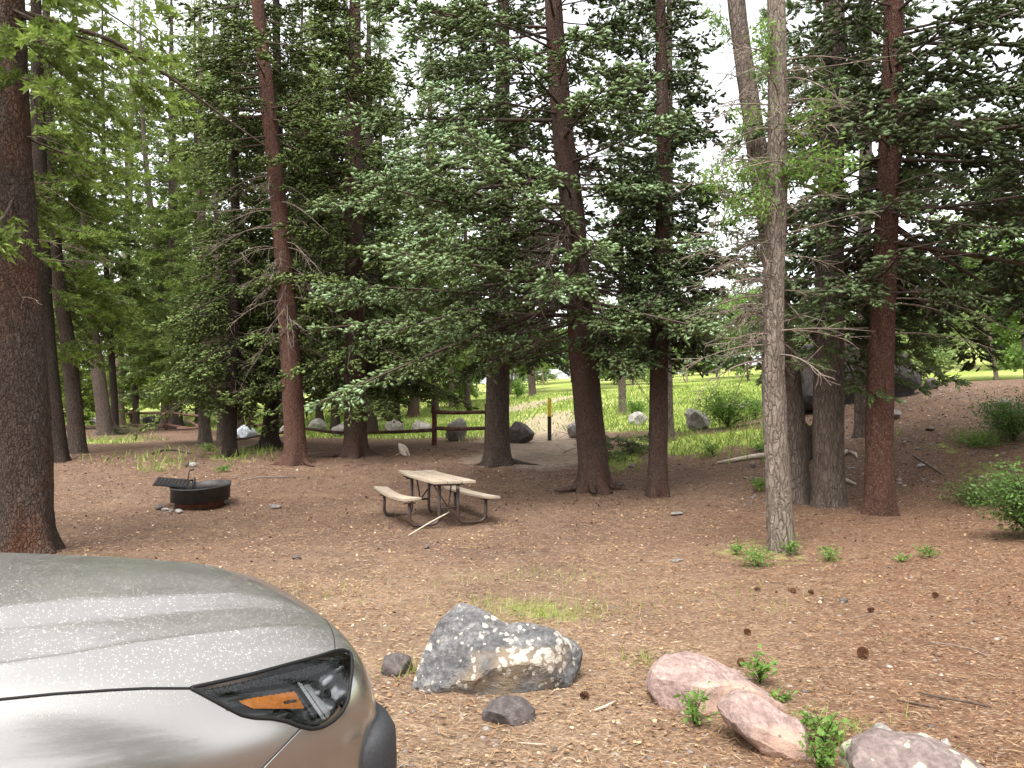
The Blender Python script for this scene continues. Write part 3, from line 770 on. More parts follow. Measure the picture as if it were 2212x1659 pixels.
rng = np.random.default_rng(5)
protos = [far_spruce(901, 17, 2.9, 'needles_yellow', 'bark_brown'), far_spruce(902, 20, 3.2, 'needles', 'bark_brown', 1.6),
          far_spruce(903, 15, 2.6, 'needles_yellow', 'bark_pale'), far_spruce(904, 18, 2.7, 'needles_dark', 'bark_greybrown')]
leafs = [leafy_tree(911, 11, 2.3, 7000, 'leaf_pale', 'bark_pale', .2, .20), leafy_tree(912, 9, 2.4, 7000, 'leaf_bright', 'bark_greybrown', .12, .20),
         leafy_tree(913, 4.2, 2.0, 6500, 'leaf_pale', 'bark_greybrown', .02, .15, 'willow_shrub', .05)]
used = set()
def place(src, label, group, x, y, rz, sxy, sz):
    loc = (x, y, gzf(x, y) - .05)
    if src.name not in used:
        used.add(src.name); src.location = loc; src.rotation_euler = (0, 0, rz); src.scale = (sxy, sxy, sz)
        tag(src, label, None, group); return src
    return copy_tree(src, label, group, loc, rz, (sxy, sz))

spots = []
def scatter(n, y0, y1, s0, s1, dmin, tries=4000):
    out = []
    for _ in range(tries):
        if len(out) >= n: break
        y = rng.uniform(y0, y1); x = rng.uniform(s0, s1)*y
        if all(math.hypot(x-a, y-b) > dmin for a, b in spots):
            spots.append((x, y)); out.append((x, y))
    return out
for x, y in scatter(17, 52, 84, -.80, -.08, 5.5):
    place(protos[rng.integers(0, 3)], 'spruce of the dense background wood beyond the rail fence, left half', 'background wood beyond the fence', x, y, rng.uniform(0, 6.28), rng.uniform(.85, 1.2), rng.uniform(.9, 1.25))
for x, y in scatter(4, 38, 46, -.85, -.55, 4):
    place(protos[rng.integers(0, 4)], 'spruce of the dark left-hand wood behind the leftmost fence post', 'left-hand wood', x, y, rng.uniform(0, 6.28), rng.uniform(.8, 1.1), rng.uniform(.9, 1.2))
for x, y in scatter(9, 88, 120, -.08, .30, 6):
    place(protos[rng.integers(0, 4)], 'distant spruce in the treeline across the meadow', 'treeline across the meadow', x, y, rng.uniform(0, 6.28), rng.uniform(.9, 1.2), rng.uniform(.5, .72))
LK = ['pale green aspen', 'bright green broad-crowned leafy tree', 'low pale willow shrub']
for x, y in scatter(34, 58, 98, -.10, .44, 3.2):
    k = rng.integers(0, 3)
    place(leafs[k], LK[k]+' at the far edge of the meadow', 'leafy trees across the meadow', x, y, rng.uniform(0, 6.28), rng.uniform(.9, 1.3), rng.uniform(.55, .9))
for x, y in scatter(16, 34, 60, .46, .86, 3.2):
    k = rng.integers(0, 3)
    place(leafs[k], LK[k]+' on the right hillside behind the dirt crest', 'leafy growth on the right hillside', x, y, rng.uniform(0, 6.28), rng.uniform(.9, 1.3), rng.uniform(.75, 1.2))
for x, y in scatter(13, 50, 82, -.78, -.06, 4.5):  # light-leaved trees added so the dim backdrop looks lit from behind
    k = rng.integers(0, 3)
    place(leafs[k], LK[k]+' added for brightness behind the left-hand trunks', 'leafy trees behind the left-hand trunks', x, y, rng.uniform(0, 6.28), rng.uniform(1.0, 1.4), rng.uniform(1.0, 1.6) if k < 2 else 1.0)

# ------------------------------------------------------------------ rocks
def rock_mat(name, c1, c2, c3, lichen=None, lamt=.6, lscale=9, bump=.6, streak=(1, 1, 1), warm=None):
    t = NT(name); v = t.coord(); vs = t.coord('Object', streak)
    n1 = t.noise(vs, 5, 8, .7, .4); n2 = t.noise(v, 30, 6, .7); n3 = t.noise(v, 2.2, 3)
    c = t.ramp(n1, [(.3, c1), (.5, c2), (.72, c3)])
    c = t.mix(t.ramp(n2, [(.42, (.6, .6, .6)), (.6, (0, 0, 0))]), c, tuple(x*.55 for x in c1))
    if warm is not None:
        c = t.mix(t.ramp(n3, [(.5, (0, 0, 0)), (.62, (.8, .8, .8))]), c, warm)
    if lichen is not None:
        nd = t.new('ShaderNodeTexNoise'); nd.inputs['Scale'].default_value = lscale*1.3; nd.inputs['Detail'].default_value = 4
        t.l.new(v, nd.inputs['Vector'])
        vm = t.new('ShaderNodeVectorMath'); vm.operation = 'MULTIPLY_ADD'; k_ = .75/lscale
        vm.inputs[1].default_value = (k_, k_, k_); t.l.new(nd.outputs['Color'], vm.inputs[0]); t.l.new(v, vm.inputs[2])
        d = t.voro(vm.outputs[0], lscale, 'F1')
        n4 = t.noise(v, lscale*.22, 4, .6)
        area = t.ramp(n4, [(.62-lamt*.3, (0, 0, 0)), (.86-lamt*.3, (.62, .62, .62))])
        spot = t.ramp(t.math('SUBTRACT', area, d), [(.0, (0, 0, 0)), (.05, (1, 1, 1))])
        c = t.mix(t.math('MULTIPLY', spot, t.ramp(n2, [(.35, (.45, .45, .45)), (.55, (.95, .95, .95))])), c, lichen)
    t.col(c); t.set(Roughness=.92); t.b.inputs['Specular IOR Level'].default_value = .2
    t.bump(t.math('ADD', n1, t.math('MULTIPLY', n2, .45)), bump, .05)
    return t.m
M['rock_grey'] = rock_mat('rock_grey', (.085, .082, .085), (.20, .195, .195), (.40, .385, .365), (.55, .50, .43), .82, 21, 1.0, (1, 1, 2.2), (.27, .20, .13))
M['rock_dark'] = rock_mat('rock_dark', (.075, .062, .060), (.13, .11, .105), (.22, .185, .175), bump=.6)
M['rock_pink'] = rock_mat('rock_pink', (.24, .165, .145), (.38, .27, .24), (.50, .385, .34), (.20, .11, .085), .30, 24, .6, (1, 1, 1), (.44, .29, .22))
M['rock_lichen'] = rock_mat('rock_lichen', (.17, .13, .12), (.26, .205, .187), (.36, .30, .27), (.52, .53, .37), .85, 11, .7)
M['rock_pale'] = rock_mat('rock_pale', (.22, .205, .19), (.38, .355, .33), (.55, .52, .48), bump=.6)
M['rock_black'] = rock_mat('rock_black', (.035, .031, .031), (.070, .062, .060), (.13, .115, .108), bump=1.0)
M['rock_mid'] = rock_mat('rock_mid', (.13, .115, .105), (.24, .21, .19), (.36, .32, .29), bump=.6)
M['rock_blue'] = rock_mat('rock_blue', (.30, .33, .37), (.48, .51, .55), (.66, .68, .70), bump=.5)

def ico(sub):
    bm = bmesh.new(); bmesh.ops.create_icosphere(bm, subdivisions=sub, radius=1)
    V = np.array([v.co[:] for v in bm.verts]); F = np.array([[v.index for v in f.verts] for f in bm.faces]); bm.free()
    return V, F
ICO = {k: ico(k) for k in (2, 3, 4, 5, 6)}

def nz3(P, f, seed):
    return np.array([noise.noise(Vector((p[0]*f+seed*3.7, p[1]*f-seed, p[2]*f+seed*1.3))) for p in P])

def facet(V, rng, planes, lo=.55, hi=.85, flt=None):
    """cut a unit-ish blob by planes so that it gets flat broken faces"""
    for _ in range(planes):
        n = unit(rng.normal(0, 1, 3))
        if flt is not None: n = unit(flt(n))
        d = rng.uniform(lo, hi)
        s = V@n - d
        V = V - np.maximum(s, 0)[:, None]*n[None]*.95
    return V

def pebble(name, seed, dims, mat, loc=None, parent=None, sub=3, planes=9, rough=.06, rz=None):
    rng = np.random.default_rng(seed)
    V, F = ICO[sub]
    V = facet(V.copy(), rng, planes)
    V = V*(1 + rough*2*nz3(V, 1.7, seed) + rough*nz3(V, 5, seed+1))[:, None]
    V = V*np.array(dims)/2/np.abs(V).max(0)
    me = mesh_np(name, V, F)
    o = link(name, me, M[mat], parent, True)
    if loc is not None:
        o.location = (float(loc[0]), float(loc[1]), float(loc[2] + dims[2]*.5*.72))
        o.rotation_euler = (0, 0, rng.uniform(0, 6.28) if rz is None else rz)
    return o

def outline_rock(name, label, poly, depth, mat, sub=5, seed=1, planes=10, rough=.035, yofs=0, dims_sink=.0, foot=None, box=.72, group=None, lean=0.0, faces=None, sharp=40):
    """a boulder whose face toward the viewer has the given outline (pixels); it stands where its foot meets the ground"""
    rng = np.random.default_rng(seed)
    poly = np.array(poly, float)
    fu, fv = foot if foot else (poly[:, 0].mean(), poly[:, 1].max())
    g = gpt(fu, fv)
    yc = g[1] + depth*.42 + yofs
    W = np.array([at(u, v, yc) for u, v in poly])
    ctr = W.mean(0); ctr[2] = (W[:, 2].min()+W[:, 2].max())/2; ctr[0] = (W[:, 0].min()+W[:, 0].max())/2
    Q = np.stack([W[:, 0]-ctr[0], W[:, 2]-ctr[2]], 1)
    V, F = ICO[sub]; V = V.copy()
    V = facet(V, rng, planes, .66, .9)
    ang = np.arctan2(V[:, 2], V[:, 0]); dirs = np.stack([np.cos(ang), np.sin(ang)], 1)
    r = np.full(len(V), 1e9)
    for a, b in zip(Q, np.roll(Q, -1, 0)):
        e = b-a; den = dirs[:, 0]*e[1]-dirs[:, 1]*e[0]
        den = np.where(np.abs(den) < 1e-9, 1e-9, den)
        tt = (a[0]*e[1]-a[1]*e[0])/den; ss = (a[0]*dirs[:, 1]-a[1]*dirs[:, 0])/den
        ok = (tt > 0) & (ss >= -1e-6) & (ss <= 1+1e-6)
        r = np.where(ok & (tt < r), tt, r)
    r = np.where(r > 1e8, .1, r)
    rad = np.hypot(V[:, 0], V[:, 2]); rad = np.clip(rad, 0, 1)
    rmax = rad**box
    P = np.stack([dirs[:, 0]*r*rmax, V[:, 1]*depth*.5 + lean*dirs[:, 1]*r*rmax, dirs[:, 1]*r*rmax], 1)
    size = (Q.max(0)-Q.min(0)).max()
    if faces is not None:
        hx, hy, hz = (Q[:, 0].max()-Q[:, 0].min())/2, depth/2, (Q[:, 1].max()-Q[:, 1].min())/2
        nrm = P/np.array([hx, hy, hz])
        for n_, d_ in faces:
            n_ = unit(np.array(n_, float)); sgn = nrm@n_ - d_
            nrm = nrm - np.maximum(sgn, 0)[:, None]*n_[None]*.96
        P = nrm*np.array([hx, hy, hz])
    k = 2.6/size
    P = P + unit(P)*(size*(rough*1.6*nz3(P, k, seed) + rough*.8*nz3(P, k*3, seed+2) + rough*.35*nz3(P, k*9, seed+3)))[:, None]
    me = mesh_np(name, P, F)
    o = link(name, me, M[mat], None, False)
    o.location = (float(ctr[0]), float(yc), float(ctr[2]))
    me.polygons.foreach_set('use_smooth', np.ones(len(me.polygons), bool))
    me.set_sharp_from_angle(angle=R(sharp))
    return tag(o, label, 'rock', group)

outline_rock('boulder', 'big grey lichen-spotted boulder in the foreground', [(893, 1495), (897, 1440), (918, 1380), (946, 1335), (985, 1308), (1022, 1309), (1062, 1326), (1092, 1346), (1152, 1353), (1215, 1384), (1247, 1402), (1265, 1420),
             (1262, 1462), (1244, 1500), (1216, 1530), (1120, 1545), (1010, 1535), (930, 1515)], .80, 'rock_grey', 5, 11, 6, .025, foot=(1080, 1520), lean=.25, box=.55,
             faces=[((-.55, -.75, .42), .52), ((.15, -.62, .78), .42), ((.30, -.92, -.22), .50), ((.75, -.55, .25), .62), ((-.2, -.95, -.35), .62), ((.05, -.99, .1), .60), ((.55, -.2, .9), .72)], sharp=24)
outline_rock('rock', 'small dark round rock left of the big grey boulder', [(822, 1445), (830, 1420), (860, 1411), (886, 1422), (892, 1440), (888, 1465), (850, 1470), (828, 1462)], .26, 'rock_dark', 4, 12, 8, .03, foot=(852, 1462))
outline_rock('rock', 'flat dark brown rock in front of the big grey boulder', [(1040, 1545), (1052, 1518), (1078, 1503), (1130, 1508), (1153, 1525), (1157, 1560), (1145, 1582), (1090, 1578), (1050, 1568)], .30, 'rock_dark', 4, 13, 10, .025, foot=(1100, 1572))
outline_rock('boulder', 'rounded pink boulder right of the big grey boulder', [(1398, 1490), (1408, 1452), (1440, 1428), (1490, 1414), (1530, 1428), (1580, 1452), (1640, 1480), (1700, 1515), (1710, 1545), (1640, 1560), (1560, 1565), (1480, 1568), (1425, 1550)], .55, 'rock_pink', 5, 14, 8, .020, foot=(1470, 1548), box=.55, faces=[((-.1, -.45, .9), .62), ((-.5, -.85, .1), .72), ((.2, -.95, .15), .60), ((.4, -.3, .85), .60)], sharp=28)
outline_rock('boulder', 'long pink rock slab leaning against the rounded pink boulder', [(1553, 1540), (1575, 1515), (1605, 1500), (1660, 1515), (1720, 1548), (1756, 1580), (1763, 1625), (1752, 1668), (1700, 1652), (1630, 1610), (1570, 1570)], .42, 'rock_pink', 5, 15, 8, .018, foot=(1690, 1650), box=.5, faces=[((.35, -.55, .75), .48), ((-.35, -.85, -.45), .60), ((.0, -.98, .2), .62), ((.9, -.4, .1), .75)], sharp=26)
outline_rock('boulder', 'pinkish grey boulder crusted with pale lichen in the bottom right corner', [(1812, 1700), (1822, 1640), (1862, 1600), (1900, 1577), (1960, 1590), (2040, 1612), (2100, 1640), (2160, 1680), (2190, 1760), (2060, 1800), (1880, 1790)], .6, 'rock_lichen', 5, 16, 9, .02, foot=(1990, 1770), box=.55, faces=[((-.3, -.6, .75), .60), ((.3, -.7, .65), .60)], sharp=30)
outline_rock('rock', 'small grey stone peeking over the lichen-crusted corner boulder', [(1885, 1590), (1893, 1572), (1912, 1566), (1930, 1575), (1936, 1600), (1910, 1610)], .18, 'rock_pale', 3, 17, 6, .02, foot=(1912, 1600))
outline_rock('boulder', 'huge dark house-sized boulder on the slope behind the right-hand trunks', [(1712, 860), (1716, 790), (1740, 745), (1800, 728), (1880, 726), (1935, 738), (1968, 765), (1985, 800), (1984, 838), (1950, 868), (1905, 885), (1800, 895), (1735, 890)], 2.6, 'rock_black', 5, 18, 12, .035, foot=(1850, 878), box=.6, faces=[((.5, -.7, .5), .7), ((-.4, -.8, .3), .7), ((.1, -.9, -.4), .7)], sharp=30)
FENCE_ROCKS = [
 ('dark slab-like boulder right of the right-hand fence post', (1092, 910, 1158, 960), 'rock_dark', .8),
 ('tall brown boulder seen through the two-rail fence panel', (960, 899, 1015, 955), 'rock_mid', .8),
 ('low grey rock just left of the tall fence post', (886, 908, 932, 938), 'rock_mid', .7),
 ('rounded grey boulder behind the long low rail', (827, 904, 876, 940), 'rock_mid', .8),
 ('grey boulder partly hidden by the straight brown spruce', (712, 913, 756, 945), 'rock_mid', .8),
 ('pale grey boulder right of the rust-red pine trunk', (665, 902, 706, 937), 'rock_pale', .9),
 ('whitish rock behind the dark leaning spruce', (602, 917, 632, 940), 'rock_pale', .7),
 ('bluish white boulder at the foot of the lone fence post', (508, 918, 560, 948), 'rock_blue', .9),
 ('cream boulder behind the left fence rails', (368, 903, 405, 924), 'rock_pale', .9),
 ('dark boulder between the two left fence posts', (308, 898, 350, 919), 'rock_dark', .9),
 ('tan boulder beside the leftmost fence post', (285, 896, 309, 914), 'rock_pale', .7),
 ('pale boulder left of the leftmost fence post', (192, 901, 222, 918), 'rock_pale', .7),
 ('pale boulder at the meadow edge left of the green bush', (1472, 880, 1535, 932), 'rock_pale', 1.0),
 ('flat grey rock behind the green bush', (1592, 866, 1650, 884), 'rock_mid', .9),
 ('beige block half behind the big central spruce', (1224, 905, 1262, 948), 'rock_pale', .6),
 ('grey boulder behind the fallen brush heap', (1352, 888, 1402, 920), 'rock_pale', .8),
]
for k, (lab, (a, b, c_, d_), mt, dep) in enumerate(FENCE_ROCKS):
    w_, h_ = c_-a, d_-b
    rng = np.random.default_rng(300+k)
    poly = [(a+w_*(.5+.5*math.cos(q)*rng.uniform(.82, 1.05)), b+h_*(.55-.55*math.sin(q)*rng.uniform(.82, 1.05))) for q in np.linspace(0, 6.28, 11)[:-1]]
    outline_rock('boulder', lab, poly, dep, mt, 4, 40+k, 9, .04, foot=((a+c_)/2, d_-1), group='boulders along the meadow edge')
STONES = [
 ('grey wedge-shaped stone right of the fire ring', 593, 1099, .30, .16, .10, 'rock_mid'),
 ('rounded grey stone against the right side of the fire ring', 481, 1090, .28, .20, .16, 'rock_mid'),
 ('dark stone at the left foot of the fire ring', 344, 1101, .18, .14, .12, 'rock_dark'),
 ('pale flat stone next in the row left of the fire ring', 357, 1104, .16, .10, .07, 'rock_pale'),
 ('small brown stone in the row at the left of the fire ring', 370, 1107, .13, .10, .08, 'rock_mid'),
 ('outermost tan stone in front of the fire ring', 386, 1108, .19, .13, .09, 'rock_pale'),
 ('lone small dark stone in front of the picnic table', 922, 1186, .09, .08, .06, 'rock_dark'),
 ('lone brown clod between the car and the picnic table', 641, 1208, .12, .10, .06, 'rock_dark'),
 ('white stone behind the fire ring beside the dark spruce', 418, 1008, .22, .18, .14, 'rock_pale'),
 ('dark stone beside the white stone behind the fire ring', 403, 1007, .18, .16, .12, 'rock_dark'),
 ('grey stone at the foot of the big central spruce', 1337, 1048, .24, .18, .08, 'rock_dark'),
 ('flat grey stone on the bare ground right of the slender spruce', 1462, 1112, .34, .18, .06, 'rock_mid'),
 ('small grey stone between the big central and slender spruce feet', 1365, 1010, .2, .15, .1, 'rock_mid'),
 ('round stone on the dirt slope below the huge boulder', 1930, 905, .45, .35, .28, 'rock_mid'),
 ('dark stone on the crest right of the huge boulder', 2012, 840, .45, .4, .38, 'rock_dark'),
 ('grey stone half sunk near the right-hand shrubs', 2165, 880, .4, .35, .25, 'rock_mid'),
 ('white scrap of stone right of the picnic table', 1068, 1088, .10, .07, .02, 'rock_pale'),
 ('flat pale slab lying in front of the pale grey trunk', 1460, 1213, .22, .12, .03, 'rock_mid'),
 ('dark stone among the needles above the pink boulder', 1822, 1300, .08, .06, .045, 'rock_dark'),
 ('little whitish stone on the needles by the right border', 3760*.5486-20, 1612, .06, .05, .04, 'rock_pale'),
 ('grey stone by the roots of the stout brown trunk', 1700, 1140, .12, .1, .06, 'rock_pale'),
 ('grey stone beneath the bleached log', 1625, 1010, .2, .15, .1, 'rock_dark'),
 ('pale stone on the slope right of the red-barked conifer', 1990, 1010, .2, .14, .09, 'rock_pale'),
 ('flat stone higher on the slope right of the red-barked conifer', 2010, 930, .25, .2, .1, 'rock_mid'),
]
for k, (lab, u, v_, a, b, c_, mt) in enumerate(STONES):
    o = pebble('stone', 500+k, (a, b, c_), mt, gpt(u, v_)); tag(o, lab, 'stone', 'loose stones on the campsite ground')
# gravel on the right-hand slope and around the site: far too many to count
def gravel():
    rng = np.random.default_rng(77)
    V0, F0 = ICO[2]
    bm = bmesh.new(); bmesh.ops.create_icosphere(bm, subdivisions=1, radius=1)
    V0 = np.array([v.co[:] for v in bm.verts]); F0 = np.array([[v.index for v in f.verts] for f in bm.faces]); bm.free()
    n = 1500
    yy = np.concatenate([rng.uniform(14, 23, 700), 3.3+rng.uniform(0, 1, 800)**1.6*11]); ss = np.concatenate([rng.uniform(.28, .66, 700), rng.uniform(-.35, .7, 800)])
    xx = ss*yy
    sz = np.concatenate([rng.uniform(.012, .04, 700)*rng.uniform(.6, 1.5, 700), rng.uniform(.006, .02, 800)])
    P = np.stack([xx, yy, gz(xx, yy)], 1)
    V = V0[None]*(1+rng.uniform(-.25, .25, (n, len(V0), 1)))*sz[:, None, None]*np.stack([rng.uniform(.8, 1.5, n), rng.uniform(.8, 1.3, n), rng.uniform(.4, .8, n)], 1)[:, None] + P[:, None]
    F = F0[None] + (np.arange(n)*len(V0))[:, None, None]
    me = mesh_np('gravel', V.reshape(-1, 3), F.reshape(-1, 3), {'tint': ('FACE', np.repeat(rng.uniform(0, 1, n), len(F0)))})
    tag(link('gravel', me, M['pebbles']), 'loose grey gravel scattered over the slope and ground', 'gravel', None, 'stuff')
gravel()

# ------------------------------------------------------------------ litter of needles, bark flakes and twigs on the ground
def litter():
    rng = np.random.default_rng(31)
    n = 105000
    r = 3.0 + 19*rng.uniform(0, 1, n)**1.55
    s = rng.uniform(-.80, .80, n); y = r; x = s*r
    g = (rng.uniform(0, 1, n) < .35 + .65*vnoise(x*1.3, y*1.3, 41)) & (dirt_mask(x, y) < .4)
    x, y = x[g], y[g]; n = len(x); s = x/y
    z = gz(x, y)
    needle = rng.uniform(0, 1, n) < .70
    Ln = np.where(needle, rng.uniform(.03, .085, n), rng.uniform(.008, .024, n))*(1+.05*(y-3))
    Wd = np.where(needle, rng.uniform(.0018, .0034, n), Ln*rng.uniform(.35, .8, n))*(1+.12*(y-3))
    az_ = rng.uniform(0, 6.28, n)
    D = np.stack([np.cos(az_), np.sin(az_), rng.normal(.02, .12, n)], 1)
    S = np.stack([-np.sin(az_), np.cos(az_), rng.normal(0, .35, n)], 1)
    P = np.stack([x, y, z+.008+rng.uniform(0, .008, n)], 1)
    k = rng.normal(0, .18, n)*needle
    mid = P + S*(k*Ln)[:, None]
    a = P - D*(Ln*.5)[:, None]; b = P + D*(Ln*.5)[:, None]; w = S*(Wd*.5)[:, None]
    V = np.stack([a-w*.6, mid-w, b-w*.6, b+w*.6, mid+w, a+w*.6], 1).reshape(-1, 3)
    i = np.arange(n)*6
    F = np.concatenate([np.stack([i, i+1, i+4, i+5], 1), np.stack([i+1, i+2, i+3, i+4], 1)])
    red = np.clip((s-.05)*2.2, 0, 1)
    tint = np.where(needle, rng.normal(.52, .18, n), rng.normal(.45, .26, n)) - .20*red - .06*(1-red)*(y > 9)
    me = mesh_np('litter', V, F, {'tint': ('FACE', np.tile(np.clip(tint, 0, 1), 2))})
    tag(link('needle_litter', me, M['litter']), 'fallen pine needles and bark flakes covering the ground', 'needles', None, 'stuff')
litter()

# ------------------------------------------------------------------ picnic table
M['board'] = None
t = NT('weathered_board'); v = t.coord('Object', (1, 9, 9)); n1 = t.noise(v, 4, 6, .65); n2 = t.noise(t.coord(), 3, 3)
c = t.ramp(n1, [(.25, (.20, .15, .105)), (.5, (.34, .275, .205)), (.75, (.46, .385, .30))])
c = t.mix(t.ramp(n2, [(.5, (0, 0, 0)), (.7, (.6, .6, .6))]), c, (.27, .235, .20))
t.col(c); t.set(Roughness=.85); t.bump(n1, .3, .004); M['board'] = t.m
M['brown_steel'] = simple('brown_steel', (.060, .036, .028), .42, .0, .5, .2, 10, .05)
M['clamp'] = simple('clamp', (.45, .45, .46), .4, .9, .5, .1, 20, .05)
def picnic_table():
    pn, pf = gpt(970, 1140), gpt(907, 1110)
    ctr = (pn+pf)/2
    d = pf-pn; yaw = math.atan2(d[1], d[0])
    t = thing('picnic_table', 'weathered picnic table with warped boards on bent brown steel tubes', 'table', (ctr[0], ctr[1], gzf(ctr[0], ctr[1])), yaw)
    pitch = 0.03
    def board(name, y0, w, z, L0, L1, warp, label=None):
        nx, th = 18, .042
        bm = bmesh.new(); rows = []
        for i in range(nx+1):
            x = L0 + (L1-L0)*i/nx
            zz, tw = warp(x)
            q = []
            for sy, sz in ((-1, 0), (1, 0), (1, 1), (-1, 1)):
                q.append(bm.verts.new((x, y0+sy*w/2, z + zz + sy*tw*w/2 + (0 if sz else -th))))
            rows.append(q)
        for a, b in zip(rows[:-1], rows[1:]):
            for k in range(4): bm.faces.new((a[k], a[(k+1) % 4], b[(k+1) % 4], b[k]))
        bm.faces.new(rows[0]); bm.faces.new(rows[-1][::-1])
        bmesh.ops.recalc_face_normals(bm, faces=bm.faces)
        bmesh.ops.bevel(bm, geom=[e for e in bm.edges if e.calc_face_angle(0) > .7], offset=.006, segments=2, affect='EDGES')
        return bm_obj(name, bm, M['board'], t)
    # local +x runs away from the camera, +y to the left
    for k, y0 in enumerate((-.245, 0, .245)):
        board('tabletop_board', y0, .226, .765, -1.02+.02*k, .98-.05*k,
              (lambda x, k=k: (.030*max(0, x)**2 + (.055*max(0, x-.25)**1.5 if k == 2 else 0) - (.012*max(0, -x)), (.10*max(0, x) if k == 2 else (.02*x if k == 0 else 0)))))
    board('bench_board', .66, .26, .455, -.86, 1.00, lambda x: (.045*(x-.1)**2 + (.05*max(0, x-.3)), .10*(x)))
    board('bench_board', -.70, .25, .455, -.98, .98, lambda x: (.02*x*x, -.03*x))
    for sx in (-1, 1):
        X = .70*sx
        for sy in (-1, 1):
            p = arc_path([(X, .165*sy, .715), (X, .165*sy, .028), (X, .68*sy, .028), (X, .68*sy, .405)], .15, 8)
            link('leg', tube_mesh('leg', p, .029, 12), M['brown_steel'], t, True)
            bm = box_bm(X, .675*sy, .400, .06, .20, .012); bm_obj('seat_bracket', bm, M['brown_steel'], t, bevel=.002)
        bm = box_bm(X, 0, .712, .055, .64, .020); box_bm(X-.025, 0, .69, .006, .56, .05, bm); bm_obj('crossbar', bm, M['brown_steel'], t)
        link('lower_bar', tube_mesh('lower_bar', [(X, -.15, .29), (X, .15, .29)], .018, 8), M['brown_steel'], t, True)
        for sy in (-1, 1):
            link('brace', tube_mesh('brace', [(X, 0, .29), (X-.34*sx, .19*sy, .71)], .013, 8), M['brown_steel'], t, True)
    link('clamp_band', tube_mesh('clamp_band', [(-.70, -.165, .60), (-.70, -.165, .64)], .030, 12), M['clamp'], t, True)
    return t, ctr, yaw
TBL, tctr, tyaw = picnic_table()
p1, p2 = gpt(882, 1158), at(970, 1106, gpt(970, 1140)[1]-.02)
pm = (p1+p2)/2 + np.array([0, 0, .012])
tag(link('peeled_stick', tube_mesh('peeled_stick', [p1+[0, 0, .01], pm, p1*.12+p2*.88+[0, 0, .0], p2], [.008, .012, .011, .012], 7), simple('peeled_wood', (.50, .44, .34), .8, 0, .2, .12, 20), None, True),
    'long pale peeled stick propped against the picnic table leg', 'stick')

# ------------------------------------------------------------------ fire ring
M['ring_steel'] = simple('ring_steel', (.040, .036, .034), .55, .3, .5, .3, 9, .15)
M['rust'] = simple('rust', (.10, .042, .028), .9, 0, .2, .35, 14, .2)
M['grate'] = simple('grate', (.020, .018, .020), .5, .3, .5, .3, 12, .1)
M['ash'] = simple('ash', (.14, .13, .125), .95, 0, .1, .4, 12, .4)
M['yellow_paint'] = simple('yellow_paint', (.62, .44, .035), .5, 0, .4, .15, 12, .1)
M['black_paint'] = simple('black_paint', (.022, .020, .020), .5, 0, .4, .3, 12, .1)
def fire_ring():
    c = gpt(411, 1103); rr = 60/FPX*c[1]*1.0; c = c + np.array([0, rr*.9, 0]); c[2] = gzf(c[0], c[1]); rr = 60/FPX*c[1]
    t = thing('fire_ring', 'round black steel campfire ring with a swing-out cooking grate', 'fire ring', c)
    def wall(name, r, z0, z1, mat, tilt=0.0, th=.010, wave=0.0):
        n = 64; a = np.arange(n)*2*math.pi/n
        prof = [(r-th, z0), (r, z0), (r, z1-.03), (r+.016, z1-.025), (r+.018, z1), (r-th, z1)]
        V = np.stack([np.stack([pr*np.cos(a), pr*np.sin(a), pz + tilt*pr*np.cos(a-.2) + .07*pr*np.sin(a)*(tilt > 0) + wave*np.maximum(0, np.sin(a))**2*np.cos(a*1.0)*(pz > z1-.1)], -1) for pr, pz in prof], 0)
        m = len(prof); idx = np.arange(m*n).reshape(m, n)
        nx = np.roll(idx, -1, 0)
        q = np.stack([idx, np.roll(idx, -1, 1), np.roll(nx, -1, 1), nx], -1).reshape(-1, 4)
        return link(name, mesh_np(name, V.reshape(-1, 3), q), M[mat], t, False)
    wall('ring_wall', rr, .13, .40, 'ring_steel', .03, wave=.04)
    wall('base_ring', rr*.84, -.03, .17, 'rust')
    bm = bmesh.new(); bmesh.ops.create_circle(bm, cap_ends=True, radius=rr*.97, segments=40, matrix=Matrix.Translation((0, 0, .16)))
    bmesh.ops.subdivide_edges(bm, edges=bm.edges, cuts=2); bm_obj('ash_bed', bm, M['ash'], t)
    # grate plate sticks out to the left, a little tilted
    rot = Matrix.Rotation(R(14), 4, 'Z') @ Matrix.Rotation(R(6), 4, 'Y') @ Matrix.Rotation(R(14), 4, 'X')
    g = bm_obj('grate', box_bm(0, 0, 0, .60, .44, .022), M['grate'], t, bevel=.004)
    g.matrix_local = Matrix.Translation((-rr*.90, -.16, .455)) @ rot
    for k in range(9):
        b = bm_obj('grate_bar', box_bm(-.26+k*.065, 0, .0175, .018, .40, .012), M['ring_steel'], g)
    link('pivot_post', tube_mesh('pivot_post', [(-rr*.42, .22, .10), (-rr*.42, .22, .50)], .034, 12), M['grate'], t, True)
    link('grate_arm', tube_mesh('grate_arm', [(-rr*.42, .22, .47), (-rr*.60, .05, .46)], .02, 8), M['grate'], t, True)
    h = arc_path([(-rr*.62, .06, .47), (-rr*.50, .06, .50), (-rr*.47, .06, .66), (-rr*.36, .06, .68)], .05, 5)
    link('handle', tube_mesh('handle', h, .010, 8), M['grate'], t, True)
    link('grip', tube_mesh('grip', [(-rr*.44, .06, .675), (-rr*.30, .06, .69)], .019, 10), M['black_paint'], t, True)
fire_ring()

